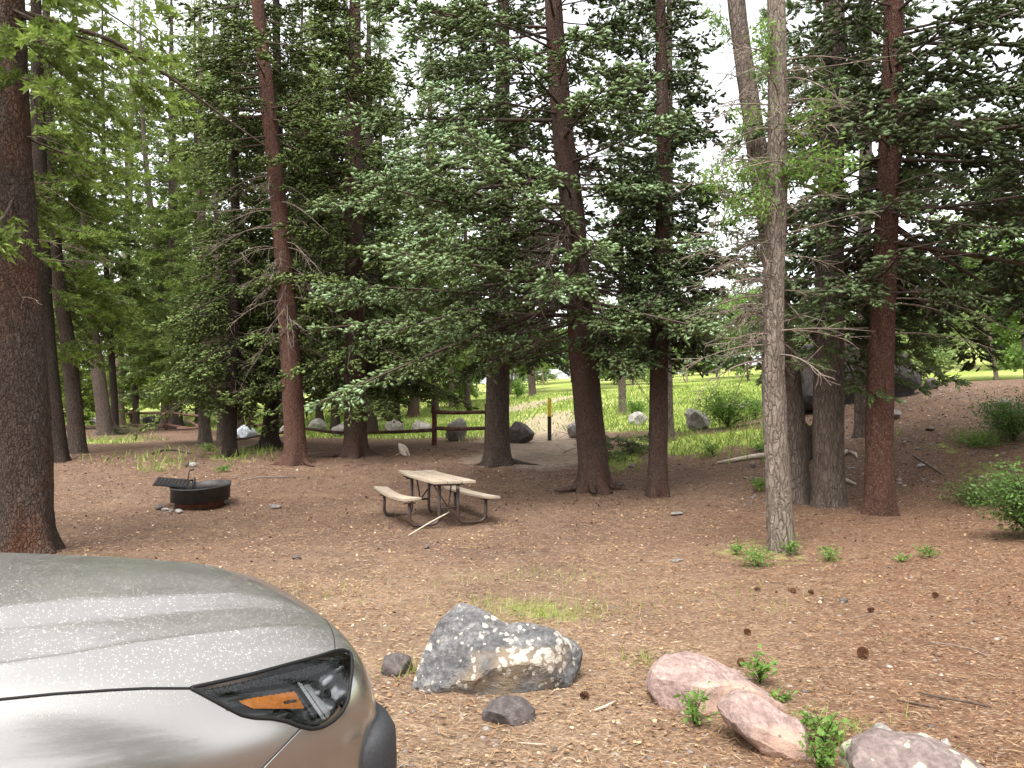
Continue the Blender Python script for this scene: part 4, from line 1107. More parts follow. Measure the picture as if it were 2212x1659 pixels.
# ------------------------------------------------------------------ rail fence
M['redwood'] = simple('redwood', (.105, .038, .028), .8, 0, .2, .3, 9, .3)
M['rail_wood'] = simple('rail_wood', (.115, .060, .045), .85, 0, .2, .35, 7, .3)
def fence():
    posts = [(938, 962, 878), (1052, 961, 875), (537, 944, 888), (358, 930, 884), (283, 916, 885)]
    g = [gpt(u, v) for u, v, _ in posts]
    g[1][1] = g[0][1] + .15
    g[1][0] = (1052-1106)/FPX*g[1][1]; g[1][2] = gzf(g[1][0], g[1][1])
    t = thing('rail_fence', 'broken reddish log rail fence with fallen rails at the meadow edge', 'fence', g[0])
    o = g[0]
    for k, ((u, v_, vt), p) in enumerate(zip(posts, g)):
        h = (v_-vt)/FPX*p[1]
        rng = np.random.default_rng(60+k)
        q = np.array([[0, 0, -.2], [0, 0, .3], [.005, 0, h*.6], [.01*rng.normal(), 0, h]])+p-o
        link('post', tube_mesh('post', q, [.078, .075, .074, .070], 14), M['redwood'], t, True)
    Y = [p[1] for p in g]
    def rail(a, b, ya, yb, r=.05, mat='rail_wood'):
        A, B = at(*a, ya), at(*b, yb)
        q = np.linspace(A, B, 6) - o
        q[1:-1, 2] += np.array([-.01, -.02, -.015, -.005])
        link('rail', tube_mesh('rail', q, np.linspace(r, r*.9, 6), 10), M[mat], t, True)
    rail((941, 890), (1050, 890), Y[0]-.10, Y[1]-.10, .062); rail((941, 925), (1050, 925), Y[0]-.10, Y[1]-.10, .062)
    rail((937, 929), (755, 935), Y[0]-.12, Y[0]+1.0, .055); rail((752, 936), (655, 925), Y[0]+1.0, Y[0]+4.5, .055)
    rail((627, 930), (585, 938), Y[0]+6, Y[0]+7.5, .06); rail((628, 905), (543, 921), Y[0]+6, Y[2], .055)
    rail((361, 890), (432, 899), Y[3]-.1, Y[3]-2, .07); rail((361, 917), (408, 925), Y[3]-.1, Y[3]-2, .07)
    rail((384, 926), (440, 923), Y[3]-3, Y[3]-4, .07); rail((402, 904), (430, 922), Y[3]-1, Y[3]-2.5, .06)
    rail((284, 891), (357, 893), Y[4]-.1, Y[3]-.1, .07); rail((258, 915), (353, 921), Y[4]+.2, Y[3]-.1, .07)
    rail((238, 896), (281, 893), Y[4]+1, Y[4]-.1, .07)
    return g
FP = fence()
p = gpt(1187, 952)
mk = thing('marker_post', 'black flat marker post with a yellow upper half', 'marker post', p)
h = 90/FPX*p[1]; w_ = 8.2/FPX*p[1]
bm_obj('shaft', box_bm(0, 0, h*.29-.1, w_, .022, h*.58+.2), M['black_paint'], mk, bevel=.003)
bm_obj('yellow_panel', box_bm(0, 0, h*.79, w_, .023, h*.42), M['yellow_paint'], mk, bevel=.003)
bm_obj('top_cap', box_bm(0, 0, h+.008, w_*.98, .020, .016), M['black_paint'], mk)

# ------------------------------------------------------------------ stumps, logs, fallen branches
def stub(name, label, pts, rads, mat, cat, sides=10, jag=.0):
    tag(link(name, tube_mesh(name, pts, rads, sides), M[mat], None, True), label, cat)
def log_px(name, label, pix, rads, mat, cat='branch', lift=.02):
    pts = []
    for (u, v_), r in zip(pix, rads):
        g = gpt(u, v_); pts.append(g + np.array([0, 0, r*.6+lift]))
    stub(name, label, pts, rads, mat, cat, 8)
log_px('fallen_log', 'bleached crooked log lying left of the pale grey trunk', [(1548, 1003), (1585, 999), (1625, 993), (1668, 988), (1720, 984)], [.02, .045, .06, .065, .05], 'bleached', 'log', .03)
log_px('bleached_root', 'curved bleached root showing right of the stout brown trunk', [(1800, 1000), (1830, 980), (1848, 985), (1852, 992)], [.05, .05, .035, .015], 'bleached')
log_px('fallen_branch', 'pale broken limb by the foot of the stout brown trunk', [(1800, 1045), (1830, 1043), (1848, 1049)], [.045, .04, .02], 'bleached')
log_px('fallen_branch', 'dark diagonal branch on the right-hand slope', [(1972, 986), (1990, 998), (2012, 1012), (2040, 1028)], [.018, .022, .022, .014], 'deadwood')
log_px('fallen_branch', 'crooked dark branch on the grass behind the fire ring', [(326, 983), (352, 975), (380, 975), (412, 982)], [.02, .03, .03, .015], 'limb')
log_px('fallen_branch', 'tangle-like pale stick lying right of the fire ring', [(525, 1040), (560, 1034), (600, 1033), (640, 1034)], [.01, .014, .014, .01], 'deadwood')
log_px('fallen_branch', 'dark log lying left of the dark leaning spruce', [(506, 952), (535, 949), (570, 941)], [.035, .04, .04], 'limb')
log_px('twig', 'dark twig on the needles near the right border', [(1984, 1503), (2030, 1513), (2080, 1522), (2142, 1534)], [.004, .007, .008, .006], 'limb', 'twig', .01)
log_px('twig', 'thin curved pale twig above the dark twig near the right border', [(2000, 1392), (2060, 1398), (2100, 1408), (2138, 1425)], [.003, .005, .005, .004], 'deadwood', 'twig', .01)
log_px('twig', 'short dark twig between the pink slab and the right border', [(1938, 1518), (1980, 1528), (2030, 1536)], [.004, .006, .004], 'limb', 'twig', .01)
log_px('twig', 'pale broken twig right of the big grey boulder', [(1285, 1540), (1310, 1532), (1330, 1522)], [.006, .008, .006], 'bleached', 'twig', .01)
log_px('twig', 'thin twig lying above the pale grey trunk roots', [(1830, 1340), (1870, 1334), (1905, 1325)], [.003, .004, .003], 'deadwood', 'twig', .01)
log_px('twig', 'slim white twig below the flat dark rock', [(1120, 1612), (1160, 1614), (1190, 1613)], [.002, .003, .002], 'bleached', 'twig', .01)
# hollow stump behind the stout trunk
g = gpt(1746, 985)
st = thing('hollow_stump', 'dark hollow rotten stump between the leaning and the stout brown trunks', 'stump', g)
rng = np.random.default_rng(8); a = np.arange(22)*2*math.pi/22
hh = .55+.28*vnoise(a*2.2, a*0+3, 9)
ro, ri = .26*(1+.25*(vnoise(a*1.7, a*0, 4)-.5)), .19
top_o = np.stack([ro*.85*np.cos(a), ro*.85*np.sin(a), hh], 1); bot_o = np.stack([ro*1.3*np.cos(a), ro*1.3*np.sin(a), a*0-.1], 1); mid_o = np.stack([ro*np.cos(a), ro*np.sin(a), hh*.4], 1)
top_i = np.stack([ri*.8*np.cos(a), ri*.8*np.sin(a), hh-.03], 1); bot_i = np.stack([ri*np.cos(a), ri*np.sin(a), a*0+.02], 1)
V = np.concatenate([bot_o, mid_o, top_o, top_i, bot_i]); ii = np.arange(5*22).reshape(5, 22)
q = np.stack([ii[:-1], np.roll(ii, -1, 1)[:-1], np.roll(ii, -1, 1)[1:], ii[1:]], -1).reshape(-1, 4)
link('shell', mesh_np('shell', V, q), M['bark_dark'], st, True)
link('roots', root_mesh(4, .26, [(200, .5), (250, .6), (300, .5), (20, .4)]), M['bark_dark'], st, True)
g = gpt(873, 984)
s2 = thing('broken_stump', 'small splintered pale stump behind the picnic table', 'stump', g)
V, F = ICO[3]; V = facet(V.copy(), np.random.default_rng(3), 8)*np.array([.13, .11, .26]); V[:, 0] -= V[:, 2]*.35; V[:, 2] += .12
link('splinter', mesh_np('splinter', V, F), M['bleached'], s2, False)
link('roots', root_mesh(5, .10, [(180, .25), (320, .2)]), M['deadwood'], s2, True)

# ------------------------------------------------------------------ pine cones
def cone_mesh():
    rng = np.random.default_rng(2); Vs, Fs, n = [], [], 0
    for i in range(60):
        h = i/60; a = i*2.4; r = .026*math.sin(min(1, h*.9+.12)*math.pi)**.7 + .003
        c_ = np.array([math.cos(a)*r, math.sin(a)*r, .075*h]); o = np.array([math.cos(a), math.sin(a), .5]); s = np.array([-math.sin(a), math.cos(a), 0])
        b = np.array([0, 0, .075*h-.006])
        V = np.array([b-s*.003, b+s*.003, c_+s*.007+o*.004, c_+o*.011, c_-s*.007+o*.004]); Vs.append(V)
        Fs.append(np.array([[0, 1, 2], [0, 2, 3], [0, 3, 4]])+n); n += 5
    return mesh_np('pine_cone', np.concatenate(Vs), np.concatenate(Fs))
cm = cone_mesh(); M['cone'] = simple('cone', (.105, .045, .022), .8, 0, .2, .3, 60, 0)
CONES = [(1859, 1418, 'largest open brown pine cone above the lichen-crusted corner boulder'), (1630, 1278, 'pine cone left of a row of three, below the pale grey trunk'), (1712, 1283, 'middle pine cone of the row of three below the pale grey trunk'),
         (1758, 1286, 'right pine cone of the row of three below the pale grey trunk'), (2024, 1291, 'lone pine cone far right on the needles'), (1611, 1371, 'flattened pine cone above the rounded pink boulder'),
         (1874, 1323, 'tiny pine cone above the largest pine cone'), (1600, 1443, 'pine cone touching the upper side of the rounded pink boulder'), (1272, 1515, 'rust-brown pine cone at the right foot of the big grey boulder')]
for k, (u, v_, lab) in enumerate(CONES):
    g = gpt(u, v_); o = bpy.data.objects.new('pine_cone', cm); C.objects.link(o)
    if not cm.materials: cm.materials.append(M['cone'])
    s_ = 1.0 if k == 0 else .7
    o.location = (g[0], g[1], g[2]+.028*s_); o.rotation_euler = (R(80), 0, k*1.3); o.scale = (s_,)*3
    tag(o, lab, 'pine cone', 'pine cones on the needle bed')

# ------------------------------------------------------------------ shrubs, small plants, grass
def shrub(name, label, cat, u, v_, w_, h_, n, mat, leaf=.05, seed=1, group=None, ar=.55, y=None, stems=14):
    rng = np.random.default_rng(seed)
    g = gpt(u, v_)
    t = thing(name, label, cat, g, 0, group)
    az_ = rng.uniform(0, 6.28, stems); rr = w_*.5*rng.uniform(.2, 1, stems); hh = h_*rng.uniform(.55, 1.05, stems)*(1-.35*(rr/(w_*.5))**2)
    tip = np.stack([np.cos(az_)*rr, np.sin(az_)*rr, hh], 1)
    tl = np.linspace(0, 1, 5); P = np.stack([tip*np.array([1, 1, 0])*(k**1.5) + np.array([0, 0, 1])*tip[:, 2:3]*k*(1.15-.15*k) for k in tl], 1)
    V, F = tubes(P, np.tile(.006*h_/.6*(1-.7*tl)+.001, (stems, 1)), 4)
    tag(link('stems', mesh_np('stems', V, F), M['limb'] if h_ > .5 else M['leaf_shrub'], t, True), kind='stuff')
    i = rng.integers(0, stems, n); k = rng.uniform(.25, 1.0, n)**.8
    p = tip[i]*np.array([1, 1, 0])*(k**1.5)[:, None] + np.array([0, 0, 1])*(tip[i, 2]*k*(1.15-.15*k))[:, None] + rng.normal(0, 1, (n, 3))*np.array([.10, .10, .07])*w_
    p[:, 2] = np.maximum(p[:, 2], .01)
    D = unit(rng.normal(0, 1, (n, 3))*np.array([1, 1, .6])); Nn = unit(np.array([0, 0, 1.0]) + rng.normal(0, .5, (n, 3)))
    Ln = leaf*rng.uniform(.6, 1.3, n)
    cl = vnoise(p[:, 0]*5/w_, p[:, 2]*5/h_+p[:, 1]*3, seed)
    link('leaves', leaf_mesh('leaves', p, D, Nn, Ln, Ln*ar, .2+.5*cl+rng.normal(0, .12, n)), M[mat], t)
    return t
shrub('leafy_bush', 'bright green bush at the meadow edge left of the pale grey trunk', 'bush', 1572, 925, 2.3, 1.25, 5200, 'leaf_bright', .075, 1, stems=26)
shrub('leafy_bush', 'green bush peeking between bush and pale trunk beside the flat rock', 'bush', 1632, 905, 1.2, .8, 1500, 'leaf_bright', .07, 2, stems=16)
shrub('leafy_bush', 'dense green shrub on the slope at the right edge', 'bush', 2190, 955, 1.7, 1.05, 5200, 'leaf_shrub', .06, 3, stems=26)
shrub('leafy_bush', 'tall green shrub at the right edge below the slope shrub', 'bush', 2225, 1165, 1.3, 1.0, 5600, 'leaf_shrub', .05, 4, stems=34)
shrub('leafy_bush', 'low spreading green shrub left of the tall right-edge shrub', 'bush', 2120, 1090, 1.3, .40, 1900, 'leaf_shrub', .045, 5, stems=22)
shrub('leafy_bush', 'sparse low greenery on the slope above the low spreading shrub', 'bush', 2110, 965, 1.3, .35, 1300, 'leaf_bright', .05, 6, stems=18)
shrub('leafy_bush', 'pale green shrub between the slender spruce and the pale boulder', 'bush', 1375, 905, 1.3, 1.0, 1600, 'leaf_bright', .08, 7, stems=16)
shrub('leafy_bush', 'leafy undergrowth left of the pale dirt track behind the fence', 'bush', 960, 868, 4.2, 1.5, 3200, 'leaf_bright', .14, 8, stems=26)
shrub('leafy_bush', 'leafy undergrowth behind the fence near the reddish leaning trunk', 'bush', 860, 872, 3.6, 1.3, 2600, 'leaf_bright', .14, 9, stems=22)
shrub('leafy_bush', 'round bright bush right behind the grey scarred spruce', 'bush', 1118, 862, 1.6, 1.5, 1400, 'leaf_bright', .14, 10, stems=18)
SMALL = [(1635, 1225, .62, .26, 330, 'leafy weeds at the left foot of the pale grey trunk'), (1708, 1200, .30, .24, 170, 'leafy weeds at the right foot of the pale grey trunk'), (1590, 1200, .25, .20, 100, 'thin weed left of the pale grey trunk'),
         (1790, 1212, .55, .16, 170, 'low weeds right of the pale grey trunk'), (2008, 1205, .3, .15, 110, 'small weed clump below the red-barked conifer'), (1945, 1215, .2, .1, 50, 'tiny weed left of the small weed clump'),
         (1642, 1480, .26, .20, 130, 'green rose seedling behind the rounded pink boulder'), (1500, 1570, .24, .20, 110, 'green leafy sprig in front of the two pink rocks'), (1772, 1668, .20, .22, 110, 'green leafy sprig between the pink slab and corner boulder'),
         (1780, 1610, .26, .18, 120, 'wispy weeds behind the end of the pink slab'), (1690, 1518, .16, .06, 40, 'tiny sprig on the upper side of the pink slab'), (480, 1020, .45, .16, 130, 'bright little weed clump behind the fire ring'),
         (1640, 1060, .5, .3, 180, 'weed clump behind the pale grey trunk'), (1540, 985, .9, .4, 260, 'low weeds in front of the bright green bush'), (1640, 975, .8, .35, 220, 'low weeds behind the bleached log'), (450, 975, .8, .22, 220, 'yellow-green weeds around the grey spruce foot')]
for k, (u, v_, w_, h_, n, lab) in enumerate(SMALL):
    shrub('weed', lab, 'plant', u, v_, w_, h_, int(n*1.3), 'leaf_bright', .035 if v_ > 1100 else .06, 20+k, 'low weeds on the campsite floor', .6, stems=9)
# fallen brush heap beside the big spruce
g = gpt(1330, 985)
bh = thing('brush_heap', 'heap of fallen dark conifer brush behind the big central spruce', 'brush', g)
ax0 = lambda z: np.array([0, .3, z])
d = conifer_crown(71, lambda z: np.array([.5*math.sin(z*40), .4*math.cos(z*23), z*.5]), .05, 1.3, 1.15, gap=.10, per=4, droop=.15, bare=.2, sl=.13, tipf=.2)
build_crown('brush_needles', d, M['needles_dark'], bh); build_limbs(d, M['limb'], bh)
V, F = dead_twigs(72, lambda z: np.array([.4*math.sin(z*40), .2, z]), .05, .5, 26, (.5, 1.5), -.3, 5)
tag(link('dead_branches', mesh_np('dead_branches', V, F), M['deadwood'], bh, True), kind='stuff')
b2 = copy_tree(bh, 'small heap of conifer brush at the foot of the leaning left trunk', None, gpt(255, 938), 2.0, (.9, .6))

def grass_field():
    rng = np.random.default_rng(91)
    n = 60000
    y = 15 + 45*rng.uniform(0, 1, n)**1.3; x = rng.uniform(-.6, .5, n)*y
    k = rng.uniform(0, 1, n) < grass_mask(x, y)*(1-dirt_mask(x, y)*.9)
    x, y = x[k], y[k]
    # nearer tufts inside the campsite
    for (u, v_, w_, m_) in ((1150, 1325, .35, 260), (1210, 1335, .25, 200), (1100, 1310, .3, 120), (1165, 1250, .5, 130), (640, 1290, .6, 110), (1395, 1430, .12, 60), (890, 1455, .12, 60), (1780, 1590, .2, 110), (1640, 1300, .6, 60), (1500, 1300, .8, 60)):
        g = gpt(u, v_); x = np.concatenate([x, g[0]+rng.normal(0, w_, m_)]); y = np.concatenate([y, g[1]+rng.normal(0, w_*.6, m_)])
    n = len(x); z = gz(x, y)
    near = y < 13
    h_ = np.where(near, rng.uniform(.05, .14, n), rng.uniform(.10, .28, n)); w_ = np.where(near, .0035, .010+.0006*y)
    a = rng.uniform(0, 6.28, n)
    S = np.stack([np.cos(a), np.sin(a), 0*a], 1)*w_[:, None]
    B = np.stack([x, y, z-.01], 1); bend = rng.normal(0, .45, (n, 2))*h_[:, None]
    T = B + np.stack([bend[:, 0], bend[:, 1], h_], 1)
    V = np.stack([B-S, B+S, T], 1).reshape(-1, 3)
    me = mesh_np('grass', V, np.arange(len(V)).reshape(-1, 3), {'tint': ('FACE', np.clip(.25+.5*vnoise(x*.4, y*.4, 8)+rng.normal(0, .15, n), 0, 1))})
    tag(link('meadow_grass', me, M['grass']), 'short green grass of the meadow with thin tufts in the campsite', 'grass', None, 'stuff')
grass_field()

# long bare limb arching out of the left-edge conifer
pts = np.array([at(u, v_, T1b[1]+dy) for u, v_, dy in ((22, 20, 0), (110, 45, .3), (240, 85, .8), (330, 140, 1.2), (420, 205, 1.6), (500, 265, 2.0), (580, 320, 2.3))]) - T1b
tl = np.linspace(0, 1, 25); P = np.stack([np.interp(tl, np.linspace(0, 1, len(pts)), pts[:, j]) for j in range(3)], 1)
P[1:-1] = (P[:-2]+2*P[1:-1]+P[2:])/4
link('long_limb', tube_mesh('long_limb', P, .040*(1-.8*tl)+.004, 8), M['limb'], T1, True)

# bright leafy shoots on the two cottonwoods
def leafy_shoots(parent, axis, base, specs, seed, leaf=.085):
    """specs: pixel polylines of leafy twigs at the tree's distance"""
    rng = np.random.default_rng(seed); Vs, Fs, n = [], [], 0; LP, LD = [], []
    for pix, dy, dens in specs:
        W = np.array([at(u, v_, base[1]+dy*(i/(len(pix)-1))) for i, (u, v_) in enumerate(pix)]) - base
        tt = np.linspace(0, 1, 12); k = np.linspace(0, 1, len(W))
        P = np.stack([np.interp(tt, k, W[:, j]) for j in range(3)], 1)
        V, F = tubes(P[None], (.010*(1-.85*tt)+.0015)[None], 5); Vs.append(V); Fs.append(F+n); n += len(V)
        m_ = int(dens*1.7*np.linalg.norm(W[-1]-W[0]))
        q = rng.uniform(.12, 1, m_); p0 = np.stack([np.interp(q, tt, P[:, j]) for j in range(3)], 1)
        dr = unit(P[-1]-P[0])
        p0 = p0 + rng.normal(0, .085, (m_, 3)); LP.append(p0); LD.append(unit(dr*.6+rng.normal(0, .6, (m_, 3))+np.array([0, 0, -.1])))
    tag(link('leafy_twigs', mesh_np('leafy_twigs', np.concatenate(Vs), np.concatenate(Fs)), M['deadwood'], parent, True), kind='stuff')
    P = np.concatenate(LP); D = np.concatenate(LD); m_ = len(P)
    Nn = unit(np.array([0, 0, 1.0]) + rng.normal(0, .5, (m_, 3))); Ln = leaf*rng.uniform(.6, 1.25, m_)
    link('crown', leaf_mesh('crown', P, D, Nn, Ln, Ln*.34, rng.uniform(.1, 1, m_)), M['leaf_bright'], parent)
leafy_shoots(T23, T23ax, T23b, [([(1668, 400), (1720, 355), (1790, 340), (1850, 348)], -.9, 230), ([(1668, 400), (1720, 370), (1770, 395), (1815, 395)], -.6, 230), ([(1672, 380), (1630, 370), (1580, 380), (1530, 395)], -.4, 260),
                                ([(1670, 400), (1640, 420), (1600, 450), (1560, 440)], -.3, 230), ([(1685, 300), (1720, 270), (1760, 250), (1800, 210)], -.5, 150), ([(1672, 260), (1640, 230), (1610, 270), (1600, 250)], -.3, 140),
                                ([(1690, 330), (1730, 290), (1745, 300)], -.4, 160), ([(1660, 420), (1640, 440), (1650, 450)], -.5, 200), ([(1672, 90), (1650, 60), (1640, 100)], -.3, 200), ([(1672, 130), (1650, 110), (1655, 150)], -.3, 200)], 5)
leafy_shoots(T24, T24ax, T24b, [([(1640, 380), (1590, 330), (1540, 360), (1500, 420)], .8, 150), ([(1645, 450), (1600, 460), (1555, 480), (1530, 540)], .6, 150), ([(1610, 200), (1650, 160), (1660, 60), (1670, 20)], .8, 170), ([(1625, 260), (1590, 300), (1570, 330)], .5, 140),
                                ([(1605, 120), (1560, 60), (1520, 20)], .8, 100), ([(1640, 330), (1600, 400), (1580, 520)], .8, 120)], 6, .11)

# ------------------------------------------------------------------ car
t = NT('car_paint'); v = t.coord()
dustv = t.coord('Object', (1, 1, 1))
vor = t.voro(dustv, 165, 'F1'); dn = t.noise(v, 3.0, 4); fn = t.noise(v, 260, 2)
geo = t.new('ShaderNodeNewGeometry'); sx = t.new('ShaderNodeSeparateXYZ'); t.l.new(geo.outputs['Normal'], sx.inputs[0])
upf = t.ramp(sx.outputs[2], [(.55, (0, 0, 0)), (.92, (1, 1, 1))])          # settled dust lies on the level panels
sz = t.voro(dustv, 165, 'F1', 'Color'); sps = t.new('ShaderNodeSeparateColor'); t.l.new(sz, sps.inputs[0])
thr = t.math('MULTIPLY', t.math('POWER', sps.outputs[0], 1.3), .34)
spot = t.math('LESS_THAN', vor, thr)
big = t.voro(dustv, 70, 'F1'); big = t.math('LESS_THAN', big, t.math('MULTIPLY', t.noise(v, 30, 3), .30))
spots = t.math('MAXIMUM', spot, big)
amt = t.math('ADD', t.math('MULTIPLY', upf, .72), .07)
dust = t.math('MULTIPLY', spots, amt)
film = t.math('MULTIPLY', t.math('MULTIPLY', upf, t.ramp(dn, [(.3, (.35, .35, .35)), (.7, (.65, .65, .65))])), .62)
pc = t.mix(t.math('ADD', film, 0.0), (.35, .335, .318), (.155, .153, .147))
pc = t.mix(dust, pc, (.56, .545, .51))
t.col(pc)
t.l.new(t.math('SUBTRACT', .85, t.math('MAXIMUM', dust, t.math('MULTIPLY', film, .9)), True), t.b.inputs['Metallic'])
t.l.new(t.math('ADD', .22, t.math('MULTIPLY', t.math('ADD', film, dust), .40)), t.b.inputs['Roughness'])
t.l.new(t.math('SUBTRACT', 1.0, t.math('MULTIPLY', film, .8), True), t.b.inputs['Coat Weight'])
t.b.inputs['Coat Roughness'].default_value = .06
M['paint'] = t.m
M['gap'] = simple('gap', (.008, .008, .008), .6, 0, .3, 0, 5, 0)
M['gloss_black'] = simple('gloss_black', (.010, .010, .011), .12, 0, .5, .1, 5, 0)
M['cladding'] = simple('cladding', (.030, .031, .034), .62, 0, .4, .25, 160, .25)
M['tyre'] = simple('tyre', (.018, .018, .018), .8, 0, .3, .2, 30, .2)
M['alloy'] = simple('alloy', (.35, .35, .36), .35, .9, .5, .1, 10, .05)
M['chrome'] = simple('chrome', (.62, .62, .62), .22, .85, .5, .1, 10, 0)
M['drl'] = simple('drl', (.075, .080, .080), .2, .3, .6, .9, 220, .8)
M['amber'] = simple('amber', (.72, .24, .010), .22, 0, .6, .15, 60, .15)
M['amber_dark'] = simple('amber_dark', (.07, .03, .018), .3, 0, .5, .1, 30, 0)
M['dark_glass'] = simple('dark_glass', (.012, .014, .015), .05, 0, .6, .05, 4, 0)
t = NT('lamp_lens'); tr = t.new('ShaderNodeBsdfTransparent'); gl = t.new('ShaderNodeBsdfGlossy'); fr = t.new('ShaderNodeFresnel'); mx = t.new('ShaderNodeMixShader')
tr.inputs[0].default_value = (.93, .94, .94, 1); gl.inputs['Roughness'].default_value = .04; fr.inputs[0].default_value = 1.5
t.l.new(fr.outputs[0], mx.inputs[0]); t.l.new(tr.outputs[0], mx.inputs[1]); t.l.new(gl.outputs[0], mx.inputs[2]); t.l.new(mx.outputs[0], t.out.inputs['Surface'])
M['lens'] = t.m

CROWS = [
(-4.46, [(0,.98),(.25,.98),(.45,.97),(.56,.95),(.62,.92),(.66,.84),(.68,.66),(.68,.46),(.66,.30)]),
(-4.40, [(0,1.02),(.28,1.02),(.50,1.01),(.63,.99),(.71,.96),(.77,.88),(.80,.66),(.80,.44),(.77,.26)]),
(-4.05, [(0,1.04),(.30,1.04),(.54,1.03),(.69,1.02),(.79,.99),(.86,.90),(.885,.66),(.88,.42),(.85,.24)]),
(-3.10, [(0,1.04),(.30,1.04),(.55,1.035),(.71,1.03),(.81,1.0),(.885,.90),(.905,.66),(.895,.42),(.86,.24)]),
(-2.20, [(0,1.06),(.30,1.06),(.56,1.05),(.71,1.04),(.81,1.01),(.88,.90),(.90,.66),(.89,.42),(.86,.24)]),
(-1.75, [(0,1.10),(.30,1.10),(.56,1.09),(.71,1.07),(.80,1.025),(.875,.90),(.895,.66),(.885,.42),(.86,.24)]),
(-1.40, [(0,1.115),(.30,1.11),(.56,1.09),(.71,1.05),(.80,.995),(.880,.87),(.900,.66),(.890,.42),(.86,.24)]),
(-1.05, [(0,1.082),(.30,1.077),(.555,1.057),(.705,1.017),(.80,.967),(.885,.85),(.915,.66),(.905,.42),(.87,.24)]),
(-.75, [(0,1.047),(.30,1.042),(.545,1.022),(.70,.982),(.795,.937),(.880,.825),(.912,.65),(.905,.42),(.87,.24)]),
(-.48, [(0,1.008),(.29,1.003),(.53,.983),(.68,.948),(.772,.897),(.856,.79),(.880,.63),(.872,.42),(.84,.24)]),
(-.25, [(0,.962),(.28,.957),(.50,.941),(.645,.905),(.728,.847),(.796,.745),(.815,.60),(.805,.42),(.77,.24)]),
(-.11, [(0,.918),(.27,.913),(.47,.897),(.60,.865),(.668,.805),(.720,.705),(.735,.58),(.725,.42),(.70,.24)]),
(-.03, [(0,.870),(.25,.865),(.44,.848),(.555,.815),(.610,.76),(.655,.675),(.670,.56),(.66,.42),(.64,.24)]),
(.01, [(0,.775),(.24,.770),(.41,.755),(.515,.730),(.565,.69),(.60,.62),(.615,.53),(.61,.41),(.59,.24)]),
(.02, [(0,.61),(.23,.61),(.39,.605),(.485,.595),(.53,.575),(.56,.54),(.575,.49),(.57,.39),(.55,.24)]),
(.015, [(0,.40),(.22,.40),(.36,.40),(.45,.40),(.49,.395),(.52,.39),(.54,.37),(.54,.33),(.52,.24)]),
(-.02, [(0,.24),(.2,.24),(.3,.24),(.4,.24),(.44,.24),(.46,.24),(.48,.24),(.48,.23),(.48,.22)])]
def bspline_rows(n, m):
    u = np.linspace(0, n-1-1e-6, m); i = u.astype(int); q = u-i
    w = np.stack([(1-q)**3, 3*q**3-6*q**2+4, -3*q**3+3*q**2+3*q+1, q**3], -1)/6
    B = np.zeros((m, n))
    for a in range(m):
        for k in range(4):
            j = i[a]-1+k
            if j < 0: B[a, 0] += 2*w[a, k]; B[a, 1] -= w[a, k]
            elif j > n-1: B[a, n-1] += 2*w[a, k]; B[a, n-2] -= w[a, k]
            else: B[a, j] += w[a, k]
    return B
CAR_PSI = R(33); CAR_O = np.array([-.76, 3.0, 0.0])
